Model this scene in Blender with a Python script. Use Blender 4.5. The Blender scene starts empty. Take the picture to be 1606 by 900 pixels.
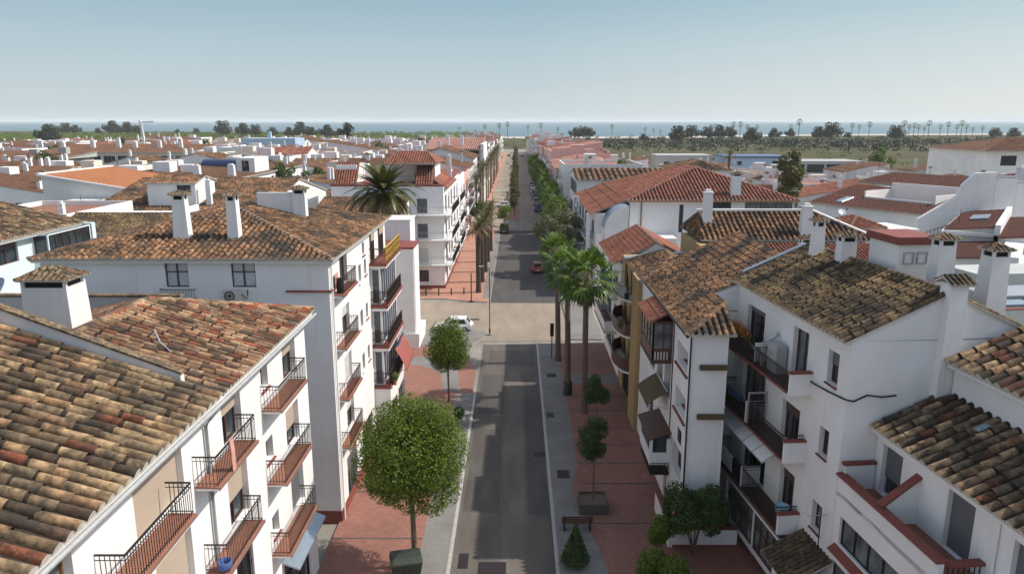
import bpy, bmesh, math, random
import numpy as np
from mathutils import Vector, Matrix
R = math.radians
random.seed(7)
scene = bpy.context.scene
COL = scene.collection

# ------------------------------------------------------------------ mesh builder
class MB:
    def __init__(s):
        s.V = []; s.nv = 0; s.L = []; s.S = []; s.M = []; s.SM = []
    def add(s, V, F, m=0, smooth=False):
        """V (n,3) ; F list of index tuples or (k,q) array"""
        V = np.asarray(V, dtype=np.float64).reshape(-1, 3)
        if isinstance(F, np.ndarray):
            s.L.append((F + s.nv).ravel()); k = len(F); s.S.append(np.full(k, F.shape[1]))
        else:
            k = len(F)
            s.L.append(np.array([i + s.nv for f in F for i in f], dtype=np.int64)); s.S.append(np.array([len(f) for f in F]))
        if isinstance(m, np.ndarray): s.M.append(m)
        else: s.M.append(np.full(k, m))
        s.SM.append(np.full(k, smooth))
        s.V.append(V); s.nv += len(V)
        return s
    def box(s, x0, x1, y0, y1, z0, z1, m=0):
        V = [(x0,y0,z0),(x1,y0,z0),(x1,y1,z0),(x0,y1,z0),(x0,y0,z1),(x1,y0,z1),(x1,y1,z1),(x0,y1,z1)]
        return s.add(V, [(0,3,2,1),(4,5,6,7),(0,1,5,4),(1,2,6,5),(2,3,7,6),(3,0,4,7)], m)
    def hexa(s, b, t, m=0):
        """box from 4 bottom + 4 top points"""
        return s.add(list(b)+list(t), [(0,3,2,1),(4,5,6,7),(0,1,5,4),(1,2,6,5),(2,3,7,6),(3,0,4,7)], m)
    def poly(s, pts, m=0): return s.add(pts, [tuple(range(len(pts)))], m)
    def prism(s, pts, z0, z1, m=0, mt=None):
        n = len(pts)
        s.add([(x,y,z0) for x,y in pts]+[(x,y,z1) for x,y in pts], [tuple(range(n-1,-1,-1))]+[(i,(i+1)%n,n+(i+1)%n,n+i) for i in range(n)], m)
        return s.add([(x,y,z1) for x,y in pts], [tuple(range(n))], m if mt is None else mt)
    def tube(s, pts, rad, n=6, m=0, caps=True, smooth=True):
        P = [Vector(p) for p in pts]; k = len(P)
        rs = rad if isinstance(rad, (list, tuple)) else [rad]*k
        V = []
        for i, p in enumerate(P):
            d = (P[min(i+1,k-1)] - P[max(i-1,0)])
            if d.length < 1e-9: d = Vector((0,0,1))
            d.normalize()
            a = d.cross(Vector((0,0,1)) if abs(d.z) < .95 else Vector((1,0,0))).normalized(); b = d.cross(a)
            for j in range(n):
                t = 2*math.pi*j/n
                V.append(p + a*(rs[i]*math.cos(t)) + b*(rs[i]*math.sin(t)))
        F = [(i*n+j, (i+1)*n+j, (i+1)*n+(j+1)%n, i*n+(j+1)%n) for i in range(k-1) for j in range(n)]
        s.add([tuple(v) for v in V], F, m, smooth)
        if caps:
            s.add([tuple(v) for v in V[:n]], [tuple(range(n))], m); s.add([tuple(v) for v in V[-n:]], [tuple(range(n-1,-1,-1))], m)
        return s
    def bar(s, p, q, w, h=None, m=0):
        """rectangular bar along p-q"""
        p = Vector(p); q = Vector(q); h = h or w
        d = (q-p).normalized(); a = d.cross(Vector((0,0,1)) if abs(d.z) < .95 else Vector((1,0,0))).normalized(); b = a.cross(d)
        c = [a*(w/2)*i + b*(h/2)*j for i, j in ((-1,-1),(1,-1),(1,1),(-1,1))]
        return s.hexa([tuple(p+x) for x in c], [tuple(q+x) for x in c], m)
    def lathe(s, prof, c=(0,0,0), n=12, m=0, smooth=True):
        V = [(c[0]+r*math.cos(2*math.pi*j/n), c[1]+r*math.sin(2*math.pi*j/n), c[2]+z) for r, z in prof for j in range(n)]
        F = [(i*n+j, i*n+(j+1)%n, (i+1)*n+(j+1)%n, (i+1)*n+j) for i in range(len(prof)-1) for j in range(n)]
        return s.add(V, F, m, smooth)
    def data(s, name, mats):
        me = bpy.data.meshes.new(name)
        if s.nv == 0: return me
        V = np.concatenate(s.V); L = np.concatenate(s.L); S = np.concatenate(s.S); M = np.concatenate(s.M); SM = np.concatenate(s.SM)
        me.vertices.add(len(V)); me.vertices.foreach_set('co', V.astype(np.float32).ravel())
        me.loops.add(len(L)); me.loops.foreach_set('vertex_index', L.astype(np.int32))
        me.polygons.add(len(S)); st = np.concatenate([[0], np.cumsum(S)[:-1]])
        me.polygons.foreach_set('loop_start', st.astype(np.int32))
        me.polygons.foreach_set('loop_total', S.astype(np.int32))
        for mm in (mats if isinstance(mats, (list, tuple)) else [mats]): me.materials.append(mm)
        me.polygons.foreach_set('material_index', M.astype(np.int32))
        me.polygons.foreach_set('use_smooth', SM.astype(bool))
        me.update(calc_edges=True); me.validate()
        return me
    def build(s, name, mats, parent=None, loc=None, rz=0):
        return link(name, s.data(name, mats), parent, loc, rz)

def link(name, me, parent=None, loc=None, rz=0):
    o = bpy.data.objects.new(name, me); COL.objects.link(o)
    if parent: o.parent = parent
    if loc is not None: o.location = loc
    if rz: o.rotation_euler = (0, 0, rz)
    return o
def tag(o, label=None, cat=None, group=None, kind=None):
    if label: o['label'] = label
    if cat: o['category'] = cat
    if group: o['group'] = group
    if kind: o['kind'] = kind
    return o
def thing(name, label, cat, loc=(0,0,0), rz=0, group=None):
    return tag(link(name, None, None, loc, rz), label, cat, group)
def struct(name, mb, mats, label=None):
    return tag(mb.build(name, mats), label or name.replace('_', ' '), None, None, 'structure')
KIDS = {}
def copy_tree(o, loc=None, rz=None, label=None, sc=None, parent=None):
    c = o.copy(); COL.objects.link(c)
    if parent: c.parent = parent
    if loc is not None: c.location = loc
    if rz is not None: c.rotation_euler = (0, 0, rz)
    if sc is not None: c.scale = (sc if isinstance(sc, (tuple, list)) else (sc, sc, sc))
    if label: c['label'] = label
    for ch in KIDS.setdefault(o.name, [x for x in COL.objects if x.parent == o]): copy_tree(ch, parent=c)
    return c

# ------------------------------------------------------------------ materials
def _new(name):
    m = bpy.data.materials.new(name); m.use_nodes = True; nt = m.node_tree
    b = nt.nodes['Principled BSDF']; return m, nt, b
def nd(nt, t, **k):
    n = nt.nodes.new(t)
    for a, v in k.items():
        if a.startswith('i_'): n.inputs[a[2:].replace('_', ' ')].default_value = v
        else: setattr(n, a, v)
    return n
def c4(c): return (c[0], c[1], c[2], 1)
def ramp(nt, fac, stops, interp='LINEAR'):
    n = nt.nodes.new('ShaderNodeValToRGB'); cr = n.color_ramp; cr.interpolation = interp
    while len(cr.elements) < len(stops): cr.elements.new(.5)
    for e, (p, c) in zip(cr.elements, stops): e.position = p; e.color = c4(c)
    nt.links.new(fac, n.inputs[0]); return n.outputs[0]
def coord(nt, scale=(1,1,1), kind='Object'):
    t = nt.nodes.new('ShaderNodeTexCoord'); mp = nt.nodes.new('ShaderNodeMapping'); mp.inputs['Scale'].default_value = scale
    nt.links.new(t.outputs[kind], mp.inputs[0]); return mp.outputs[0]
def noise(nt, vec, scale, detail=3, rough=.55):
    n = nd(nt, 'ShaderNodeTexNoise'); n.inputs['Scale'].default_value = scale; n.inputs['Detail'].default_value = detail; n.inputs['Roughness'].default_value = rough
    nt.links.new(vec, n.inputs['Vector']); return n.outputs[0]
def mixc(nt, fac, a, b, mode='MIX'):
    n = nt.nodes.new('ShaderNodeMix'); n.data_type = 'RGBA'; n.blend_type = mode
    for sock, v in ((n.inputs[0], fac), (n.inputs[6], a), (n.inputs[7], b)):
        if hasattr(v, 'links'): nt.links.new(v, sock)
        elif isinstance(v, (int, float)): sock.default_value = v
        else: sock.default_value = c4(v)
    return n.outputs[2]
def bump(nt, b, h, strength=.3, dist=.02):
    n = nt.nodes.new('ShaderNodeBump'); n.inputs['Strength'].default_value = strength; n.inputs['Distance'].default_value = dist
    nt.links.new(h, n.inputs['Height']); nt.links.new(n.outputs[0], b.inputs['Normal'])
def plain(name, col, rough=.6, metal=0, var=.12, scale=6, spec=.5):
    m, nt, b = _new(name)
    v = coord(nt); f = noise(nt, v, scale, 4)
    lo = tuple(c*(1-var) for c in col); hi = tuple(min(1, c*(1+var)) for c in col)
    nt.links.new(ramp(nt, f, [(.3, lo), (.7, hi)]), b.inputs['Base Color'])
    b.inputs['Roughness'].default_value = rough; b.inputs['Metallic'].default_value = metal; b.inputs['Specular IOR Level'].default_value = spec
    return m
def stucco(name, col, dirt=.25, streak=.35):
    """painted render: broad patches, rain streaks, fine grain"""
    m, nt, b = _new(name)
    a = noise(nt, coord(nt), .35, 4)
    s = noise(nt, coord(nt, (2.2, 2.2, .16)), 1.0, 5, .6)
    g = noise(nt, coord(nt), 40, 3)
    c1 = ramp(nt, a, [(.3, tuple(c*(1-dirt*.35) for c in col)), (.65, col)])
    dk = (col[0]*.62, col[1]*.61, col[2]*.57)
    f = ramp(nt, s, [(.58, (0,0,0)), (.82, (streak,)*3)])
    c2 = mixc(nt, f, c1, dk)
    nt.links.new(c2, b.inputs['Base Color']); b.inputs['Roughness'].default_value = .85; b.inputs['Specular IOR Level'].default_value = .25
    bump(nt, b, g, .25, .008)
    return m
def tilemat(name, cols, moss=(.02,.018,.014), amount=.5, mscale=.55, fine=7., island=.8, const=False):
    """barrel tile: colour per tile, lichen speckle, dark moss drifts"""
    m, nt, b = _new(name)
    g = nt.nodes.new('ShaderNodeNewGeometry')
    st = [((i+.5)/len(cols), c) for i, c in enumerate(cols)]
    if const: st = [(i/len(cols), c) for i, c in enumerate(cols)]
    base = ramp(nt, g.outputs['Random Per Island'], st, 'CONSTANT' if const else 'LINEAR')
    v = coord(nt)
    n1 = noise(nt, v, mscale, 5, .62); n2 = noise(nt, v, fine, 4, .65); n3 = noise(nt, v, 24, 2)
    mean = tuple(sum(c[i] for c in cols)/len(cols) for i in range(3))
    base = mixc(nt, island, mean, base)
    lich = tuple(min(1, c*1.35+.03) for c in mean)
    base = mixc(nt, ramp(nt, n3, [(.56, (0,0,0)), (.72, (.4,.4,.4))]), base, lich)
    blotch = ramp(nt, n2, [(.36, (amount,)*3), (.6, (0,0,0))])
    base = mixc(nt, blotch, base, moss)
    drift = ramp(nt, n1, [(.36, (min(1, amount*1.15),)*3), (.58, (0,0,0))])
    base = mixc(nt, drift, base, tuple(min(1, c*1.4+.012) for c in moss))
    nt.links.new(base, b.inputs['Base Color']); b.inputs['Roughness'].default_value = .9; b.inputs['Specular IOR Level'].default_value = .2
    bump(nt, b, n2, .4, .02)
    return m
def leafmat(name, cols, trans=.3, rough=.5):
    m, nt, b = _new(name)
    g = nt.nodes.new('ShaderNodeNewGeometry')
    base = ramp(nt, g.outputs['Random Per Island'], [((i+.5)/len(cols), c) for i, c in enumerate(cols)])
    base = mixc(nt, ramp(nt, noise(nt, coord(nt), .9, 3), [(.35, (.45,)*3), (.6, (0,0,0))]), base, tuple(c*.6 for c in cols[0]))
    nt.links.new(base, b.inputs['Base Color']); b.inputs['Roughness'].default_value = rough; b.inputs['Specular IOR Level'].default_value = .35
    t = nt.nodes.new('ShaderNodeBsdfTranslucent'); mx = nt.nodes.new('ShaderNodeMixShader'); mx.inputs[0].default_value = trans
    br = mixc(nt, 1.0, base, (1.5, 1.6, .7), 'MULTIPLY'); nt.links.new(br, t.inputs[0])
    out = nt.nodes['Material Output']
    nt.links.new(b.outputs[0], mx.inputs[1]); nt.links.new(t.outputs[0], mx.inputs[2]); nt.links.new(mx.outputs[0], out.inputs[0])
    return m
def slats(name, col, scale, axis='Z', depth=.35, rough=.55):
    """horizontal slats (roller blind)"""
    m, nt, b = _new(name)
    w = nd(nt, 'ShaderNodeTexWave'); w.bands_direction = axis; w.inputs['Scale'].default_value = scale; w.inputs['Distortion'].default_value = .15
    nt.links.new(coord(nt), w.inputs['Vector'])
    f = noise(nt, coord(nt, (.6,.6,9)), 3, 3)
    c = ramp(nt, f, [(.3, tuple(x*.82 for x in col)), (.7, col)])
    c = mixc(nt, ramp(nt, w.outputs[1], [(0, (depth,)*3), (.35, (0,0,0))]), c, tuple(x*.45 for x in col))
    nt.links.new(c, b.inputs['Base Color']); b.inputs['Roughness'].default_value = rough
    bump(nt, b, w.outputs[1], .5, .01)
    return m
def glassmat(name, col=(.02,.028,.033), rough=.06):
    m, nt, b = _new(name)
    f = noise(nt, coord(nt), 1.1, 2)
    nt.links.new(ramp(nt, f, [(.3, tuple(c*.5 for c in col)), (.7, tuple(c*1.8 for c in col))]), b.inputs['Base Color'])
    b.inputs['Roughness'].default_value = rough; b.inputs['Specular IOR Level'].default_value = .7
    return m
def pavers(name, c1, c2, mortar, bw=.24, bh=.12, rot=0, stain=.4, rough=.85):
    m, nt, b = _new(name)
    t = nt.nodes.new('ShaderNodeTexCoord'); mp = nt.nodes.new('ShaderNodeMapping'); mp.inputs['Rotation'].default_value = (0,0,rot)
    nt.links.new(t.outputs['Object'], mp.inputs[0])
    k = nd(nt, 'ShaderNodeTexBrick'); k.inputs['Color1'].default_value = c4(c1); k.inputs['Color2'].default_value = c4(c2); k.inputs['Mortar'].default_value = c4(mortar)
    k.inputs['Scale'].default_value = 1; k.inputs['Mortar Size'].default_value = .008; k.inputs['Brick Width'].default_value = bw; k.inputs['Row Height'].default_value = bh; k.inputs['Bias'].default_value = 0
    nt.links.new(mp.outputs[0], k.inputs['Vector'])
    n1 = noise(nt, coord(nt), .35, 5, .6); n2 = noise(nt, coord(nt), 3, 4, .6)
    c = mixc(nt, ramp(nt, n1, [(.35, (stain,)*3), (.62, (0,0,0))]), k.outputs[0], tuple(x*.45 for x in c1))
    c = mixc(nt, ramp(nt, n2, [(.55, (0,0,0)), (.75, (.35,)*3)]), c, tuple(min(1, x*1.3) for x in c2))
    nt.links.new(c, b.inputs['Base Color']); b.inputs['Roughness'].default_value = rough
    return m
def asphalt(name, col, var=.3, stain=.35, rough=.9):
    m, nt, b = _new(name)
    n1 = noise(nt, coord(nt, (1, .25, 1)), .8, 5, .6); n2 = noise(nt, coord(nt), 60, 2); n3 = noise(nt, coord(nt), .16, 4)
    c = ramp(nt, n1, [(.3, tuple(x*(1-var) for x in col)), (.7, tuple(x*(1+var) for x in col))])
    c = mixc(nt, ramp(nt, n3, [(.4, (stain,)*3), (.6, (0,0,0))]), c, tuple(x*.6 for x in col))
    c = mixc(nt, ramp(nt, n2, [(.5, (0,0,0)), (.75, (.25,)*3)]), c, tuple(min(1, x*2.2) for x in col))
    nt.links.new(c, b.inputs['Base Color']); b.inputs['Roughness'].default_value = rough; bump(nt, b, n2, .3, .01)
    return m

M = {}
M['white'] = stucco('white_render', (.80,.79,.77), .35, .5)
M['white2'] = stucco('chalky_white_render', (.72,.72,.70), .4, .5)
M['pale'] = stucco('pale_greenish_render', (.46,.49,.46), .4, .4)
M['cream'] = stucco('cream_render', (.74,.68,.58))
M['pink'] = stucco('pink_render', (.68,.44,.39))
M['ochre'] = stucco('ochre_render', (.42,.29,.14), .3, .25)
M['grey'] = stucco('grey_render', (.42,.42,.40))
M['blue'] = stucco('pale_blue_render', (.40,.52,.64))
M['aqua'] = stucco('aqua_tinted_render', (.66,.76,.76))
M['red'] = plain('red_oxide_paint', (.21,.055,.04), .75)
M['terra'] = pavers('terracotta_floor_tiles', (.32,.14,.09), (.27,.11,.07), (.2,.12,.095), .2, .2)
M['brown'] = plain('brown_woodwork', (.085,.035,.02), .5)
M['wood'] = plain('varnished_wood', (.20,.085,.035), .5)
M['iron'] = plain('dark_iron', (.02,.019,.02), .45, .2)
M['rust'] = plain('brown_iron', (.035,.02,.017), .55, .2)
M['alu'] = plain('grey_aluminium', (.38,.40,.42), .4, .4)
M['zinc'] = plain('weathered_zinc', (.42,.43,.43), .5, .3)
M['steel'] = plain('bluish_sheet_metal', (.30,.36,.42), .4, .5)
M['black'] = plain('soot_black', (.012,.012,.012), .9)
M['glass'] = glassmat('window_glass')
M['glassb'] = glassmat('curtained_glass', (.10,.115,.12), .12)
def glassrail():
    m, nt, b = _new('rail_glass'); b.inputs['Base Color'].default_value = (.2,.22,.23,1); b.inputs['Roughness'].default_value = .1
    t = nt.nodes.new('ShaderNodeBsdfTransparent'); t.inputs[0].default_value = (.8,.86,.88,1); mx = nt.nodes.new('ShaderNodeMixShader'); mx.inputs[0].default_value = .84
    nt.links.new(b.outputs[0], mx.inputs[1]); nt.links.new(t.outputs[0], mx.inputs[2]); nt.links.new(mx.outputs[0], nt.nodes['Material Output'].inputs[0]); return m
M['glassrail'] = glassrail()
M['curtain'] = plain('net_curtain', (.52,.55,.56), .8)
M['shut_beige'] = slats('beige_roller_blind', (.50,.40,.31), 6.5)
M['shut_white'] = slats('white_roller_blind', (.66,.65,.64), 6.5)
M['shut_grey'] = slats('grey_roller_blind', (.13,.135,.14), 6.5)
M['shut_brown'] = slats('brown_roller_blind', (.085,.05,.04), 6.5)
M['stone'] = plain('grey_stone', (.34,.33,.31), .85, 0, .25)
M['mortar'] = plain('lime_mortar', (.50,.46,.39), .9, 0, .2)
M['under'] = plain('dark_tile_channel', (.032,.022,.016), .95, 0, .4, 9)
M['planter'] = plain('dark_planter_boards', (.085,.07,.055), .8, 0, .3)
M['casing'] = plain('yellowed_casing', (.56,.53,.47), .5, 0, .1)
M['roof_edge'] = plain('slate_blue_paint', (.10,.15,.25), .6)
M['t_mix'] = tilemat('mossy_mixed_tiles', [(.35,.22,.12),(.50,.34,.185),(.13,.08,.05),(.42,.285,.155),(.22,.165,.10),(.20,.065,.036),(.52,.36,.20),(.29,.21,.125),(.085,.058,.038),(.45,.285,.15),(.19,.13,.075),(.36,.21,.11)], amount=.74, mscale=.8, fine=3.6, island=1., const=True)
M['t_red'] = tilemat('reddish_old_tiles', [(.36,.19,.10),(.46,.28,.16),(.33,.11,.06),(.22,.12,.07),(.50,.33,.20),(.27,.085,.045),(.40,.24,.14),(.13,.08,.05),(.44,.26,.15)], amount=.6, mscale=.6, fine=4.2, island=1., const=True)
M['t_tan'] = tilemat('tan_orange_tiles', [(.33,.165,.08),(.44,.25,.13),(.22,.11,.055),(.47,.27,.15),(.36,.19,.095),(.16,.085,.045)], amount=.85, mscale=.55, fine=3.2)
M['t_olive'] = tilemat('olive_mossy_tiles', [(.24,.16,.08),(.31,.21,.105),(.17,.115,.06),(.35,.235,.125),(.26,.17,.085),(.12,.085,.05)], moss=(.02,.017,.011), amount=.9, mscale=.45, fine=5)
M['t_brick'] = tilemat('brick_red_tiles', [(.28,.095,.06),(.33,.13,.085),(.25,.08,.05),(.36,.16,.11)], amount=.35, mscale=.4, fine=4)
M['t_orange'] = tilemat('new_orange_tiles', [(.46,.19,.09),(.49,.22,.11),(.43,.17,.08)], amount=.12, mscale=.3)
M['t_brown'] = tilemat('brown_roof_tiles', [(.20,.10,.06),(.24,.125,.075),(.17,.085,.05)], amount=.4, mscale=.4)
M['t_wine'] = tilemat('dark_wine_tiles', [(.115,.042,.032),(.14,.055,.04),(.10,.038,.03)], amount=.3, mscale=.4)
M['t_pink'] = tilemat('faded_pink_tiles', [(.42,.21,.165),(.47,.26,.21),(.38,.18,.14)], amount=.15, mscale=.3)
M['t_cap'] = tilemat('lichen_cap_tiles', [(.30,.22,.13),(.38,.30,.19),(.20,.13,.08),(.34,.16,.08)], amount=.8, mscale=2.5, fine=9)
M['kerb'] = plain('kerb_stone', (.36,.35,.33), .85, 0, .2)
M['road'] = asphalt('worn_asphalt', (.112,.098,.083))
M['road_patch'] = asphalt('dark_asphalt_patch', (.07,.064,.061), .25, .3)
M['road_pale'] = asphalt('pale_asphalt', (.27,.225,.18))
M['road_strip'] = asphalt('paler_asphalt_strip', (.13,.113,.095))
M['road_worn'] = asphalt('worn_dark_asphalt', (.075,.067,.06), .3, .3)
M['cross'] = asphalt('tan_crossing_asphalt', (.25,.205,.16), .15, .25)
M['pave_grey'] = pavers('grey_paving', (.19,.18,.17), (.21,.20,.185), (.14,.13,.125), .6, .4, 0, .4)
M['pave_red'] = pavers('red_brick_paving', (.25,.11,.08), (.31,.145,.105), (.17,.09,.075), .24, .12, 0, .35)
M['pave_orange'] = pavers('orange_brick_paving', (.40,.20,.14), (.44,.23,.16), (.27,.15,.11), .24, .12, 0, .3)
M['town'] = asphalt('town_ground', (.24,.22,.19))
M['cloth_white'] = plain('white_cloth', (.74,.73,.72), .9)
M['cloth_pink'] = plain('pink_cloth', (.55,.27,.22), .9)
M['cloth_blue'] = plain('blue_cloth', (.06,.10,.26), .9)
M['awn_red'] = slats('red_striped_awning', (.34,.10,.08), 3., 'Y', .6, .85)
M['awn_brown'] = plain('brown_awning_cloth', (.10,.065,.03), .85)
M['yellow'] = plain('yellow_netting', (.50,.30,.05), .7)
M['flower'] = leafmat('orange_petals', [(.62,.17,.04),(.70,.27,.08),(.5,.08,.05)], .2)
M['pinkflower'] = leafmat('magenta_petals', [(.5,.04,.12),(.6,.08,.2)], .2)
M['leaf'] = leafmat('broad_green_leaves', [(.085,.135,.012),(.13,.19,.018),(.20,.26,.032),(.10,.155,.014)], .35)
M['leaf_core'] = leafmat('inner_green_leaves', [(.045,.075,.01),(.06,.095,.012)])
M['leaf_dark'] = leafmat('dark_green_leaves', [(.032,.066,.016),(.05,.095,.02),(.07,.12,.024)])
M['leaf_olive'] = leafmat('olive_green_leaves', [(.11,.125,.065),(.15,.16,.09),(.19,.195,.115)])
M['leaf_pine'] = leafmat('pine_needles', [(.022,.038,.02),(.034,.05,.026)], .1)
M['leaf_lime'] = leafmat('lime_leaves', [(.10,.15,.03),(.14,.19,.04)])
M['leaf_poplar'] = leafmat('dusty_poplar_leaves', [(.085,.085,.03),(.12,.115,.04),(.15,.13,.05)])
M['palm'] = leafmat('fan_palm_blades', [(.05,.10,.014),(.09,.155,.022),(.16,.22,.05),(.07,.125,.018)], .28, .4)
M['palm_dry'] = leafmat('dry_palm_blades', [(.20,.13,.065),(.26,.18,.10),(.15,.10,.05)], .15)
M['date'] = leafmat('date_palm_leaflets', [(.05,.062,.016),(.075,.085,.022),(.105,.105,.032)], .2, .4)
M['bark'] = plain('grey_brown_bark', (.13,.095,.07), .9, 0, .35, 14)
M['bark_palm'] = plain('palm_bark', (.15,.105,.08), .9, 0, .35, 10)
M['bark_dark'] = plain('dark_palm_stubs', (.06,.045,.035), .95, 0, .5, 12)
M['paint_white'] = plain('white_car_paint', (.72,.73,.74), .25, 0, .03)
M['paint_grey'] = plain('grey_car_paint', (.30,.31,.32), .25, .4, .04)
M['paint_silver'] = plain('silver_car_paint', (.48,.49,.50), .25, .5, .04)
M['paint_blue'] = plain('blue_car_paint', (.03,.07,.22), .25, .2, .05)
M['paint_navy'] = plain('navy_car_paint', (.02,.035,.08), .25, .2, .05)
M['paint_red'] = plain('red_car_paint', (.34,.05,.07), .3, 0, .05)
M['paint_green'] = plain('green_truck_paint', (.05,.07,.045), .4, 0, .1)
M['binpaint'] = plain('green_dumpster_plastic', (.03,.042,.03), .5, 0, .3)
M['tyre'] = plain('tyre_rubber', (.02,.02,.02), .9)
M['lamp_red'] = plain('tail_lamp', (.45,.03,.02), .3)
M['signwhite'] = plain('white_sign_board', (.75,.76,.78), .5, 0, .04)
M['signtext'] = plain('dark_sign_letters', (.05,.05,.06), .6)
rng = np.random.default_rng(11)
# ------------------------------------------------------------------ tiled roof planes
def tiles(mb, poly, sp=.28, ln=.38, seg=5, m=0, mu=1, me=2, jit=1., thick=.1, ends=True, hgt=.85):
    """fill a planar polygon (poly[0]->poly[1] = eave, left to right seen from outside) with barrel tiles"""
    P = np.array(poly, float); O = P[0]; u = P[1]-P[0]; u /= np.linalg.norm(u)
    nrm = np.zeros(3)
    for i in range(1, len(P)-1): nrm += np.cross(P[i]-O, P[i+1]-O)
    nrm /= np.linalg.norm(nrm)
    if nrm[2] < 0: nrm = -nrm
    v = np.cross(nrm, u)
    Q = np.stack([(P-O)@u, (P-O)@v], 1)
    # slab
    top = [tuple(p + nrm*.0) for p in P]; bot = [tuple(p - np.array([0,0,thick])) for p in P]
    n = len(P)
    ccw = np.cross(P[1]-P[0], P[2]-P[1])[2] > 0
    F = [tuple(range(n)) if ccw else tuple(range(n-1,-1,-1)), tuple(range(2*n-1,n-1,-1)) if ccw else tuple(range(n,2*n))]
    F += [((i+1)%n, i, n+i, n+(i+1)%n) if ccw else (i, (i+1)%n, n+(i+1)%n, n+i) for i in range(n)]
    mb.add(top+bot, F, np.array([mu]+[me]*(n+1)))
    ncol = max(1, int(round((Q[:,0].max()-Q[:,0].min())/sp))); w = (Q[:,0].max()-Q[:,0].min())/ncol
    us = Q[:,0].min() + (np.arange(ncol)+.5)*w
    U, A, B, L = [], [], [], []
    for c in us:
        hits = []
        for i in range(n):
            (x0,y0),(x1,y1) = Q[i], Q[(i+1)%n]
            if (x0-c)*(x1-c) <= 0 and abs(x1-x0) > 1e-9: hits.append(y0+(y1-y0)*(c-x0)/(x1-x0))
        if len(hits) < 2: continue
        lo, hi = min(hits), max(hits)
        if hi-lo < .08: continue
        k = max(1, int(round((hi-lo)/ln))); ph = rng.uniform(-.3, .3)*jit if k > 3 else 0; st = (hi-lo)/(k+ph)
        for j in range(k):
            a_ = lo if j == 0 else lo+(j+ph)*st; b_ = hi if j == k-1 else lo+(j+1+ph)*st
            U.append(c); A.append(a_ - (.05 if j == 0 else .0)); B.append(min(b_+.06, hi+.04)); L.append(j == 0)
    if not U: return
    U = np.array(U); A = np.array(A); B = np.array(B); L = np.array(L); T = len(U)
    r = rng.normal(0, 1, (T, 4))*jit
    a = np.linspace(0, math.pi, seg+1)
    r0 = sp*(.365 if jit >= 1.2 else .42); r1 = sp*(.305 if jit >= 1.2 else .345); hgt = max(hgt, 1.05) if jit >= 1.2 else hgt
    cosx = np.cos(a)[None,:]; sinx = np.sin(a)[None,:]
    def ring(rad, vv, lift, du):
        x = (U+du)[:,None] + rad*cosx; z = rad*sinx*hgt + lift[:,None]
        return O + x[...,None]*u + (np.repeat(vv[:,None], seg+1, 1))[...,None]*v + z[...,None]*nrm
    V0 = ring(r0, A, .016+r[:,0]*.005, r[:,1]*.008); V1 = ring(r1, B, .0+r[:,2]*.002, r[:,1]*.008+r[:,3]*.005)
    V = np.concatenate([V0, V1], 1).reshape(-1, 3)
    base = (np.arange(T)*(2*(seg+1)))[:,None,None]; i = np.arange(seg)
    q = np.stack([i+1, i, i+seg+1, i+seg+2], 1)[None]     # outward
    if jit < 1.2: mb.add(V, (base+q).reshape(-1, 4), m, True)
    else:      # weathered tiles: dark strip painted in as the shadow line under the next course
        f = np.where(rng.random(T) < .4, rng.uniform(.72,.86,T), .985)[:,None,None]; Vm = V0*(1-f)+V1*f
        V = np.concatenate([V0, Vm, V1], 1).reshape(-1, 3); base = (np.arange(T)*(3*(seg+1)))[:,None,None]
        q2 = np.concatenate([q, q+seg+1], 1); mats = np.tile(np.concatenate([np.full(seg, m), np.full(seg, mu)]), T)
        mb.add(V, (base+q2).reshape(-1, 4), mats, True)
    if ends:
        idx = np.where(L)[0]
        Ve = (V0[idx]).reshape(-1, 3); g = np.arange(len(idx)*(seg+1)).reshape(-1, seg+1)
        mb.add(Ve + (-v*.004), g[:, ::1], me)
def ridge(mb, p, q, r=.15, ln=.42, m=0, me=2):
    p = np.array(p, float); q = np.array(q, float); d = q-p; l = np.linalg.norm(d); d /= l
    s = np.cross(d, [0,0,1]); s /= np.linalg.norm(s); up = np.cross(s, d); k = max(1, int(l/ln)); st = l/k
    a = np.linspace(-.15, math.pi+.15, 7)
    for i in range(k):
        c0 = p+d*(st*i-.03); c1 = p+d*(st*(i+1)+.03); j = rng.normal(0, .008)
        V = [c0 + s*(r*1.08*math.cos(t)+j) + up*(r*1.08*math.sin(t)*.8+.02) for t in a] + [c1 + s*(r*.9*math.cos(t)+j) + up*(r*.9*math.sin(t)*.8) for t in a]
        mb.add(V, [(t, t+1, t+8, t+7) for t in range(6)] , m, True)
        mb.add(V[:7], [tuple(range(7))], me)

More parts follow.
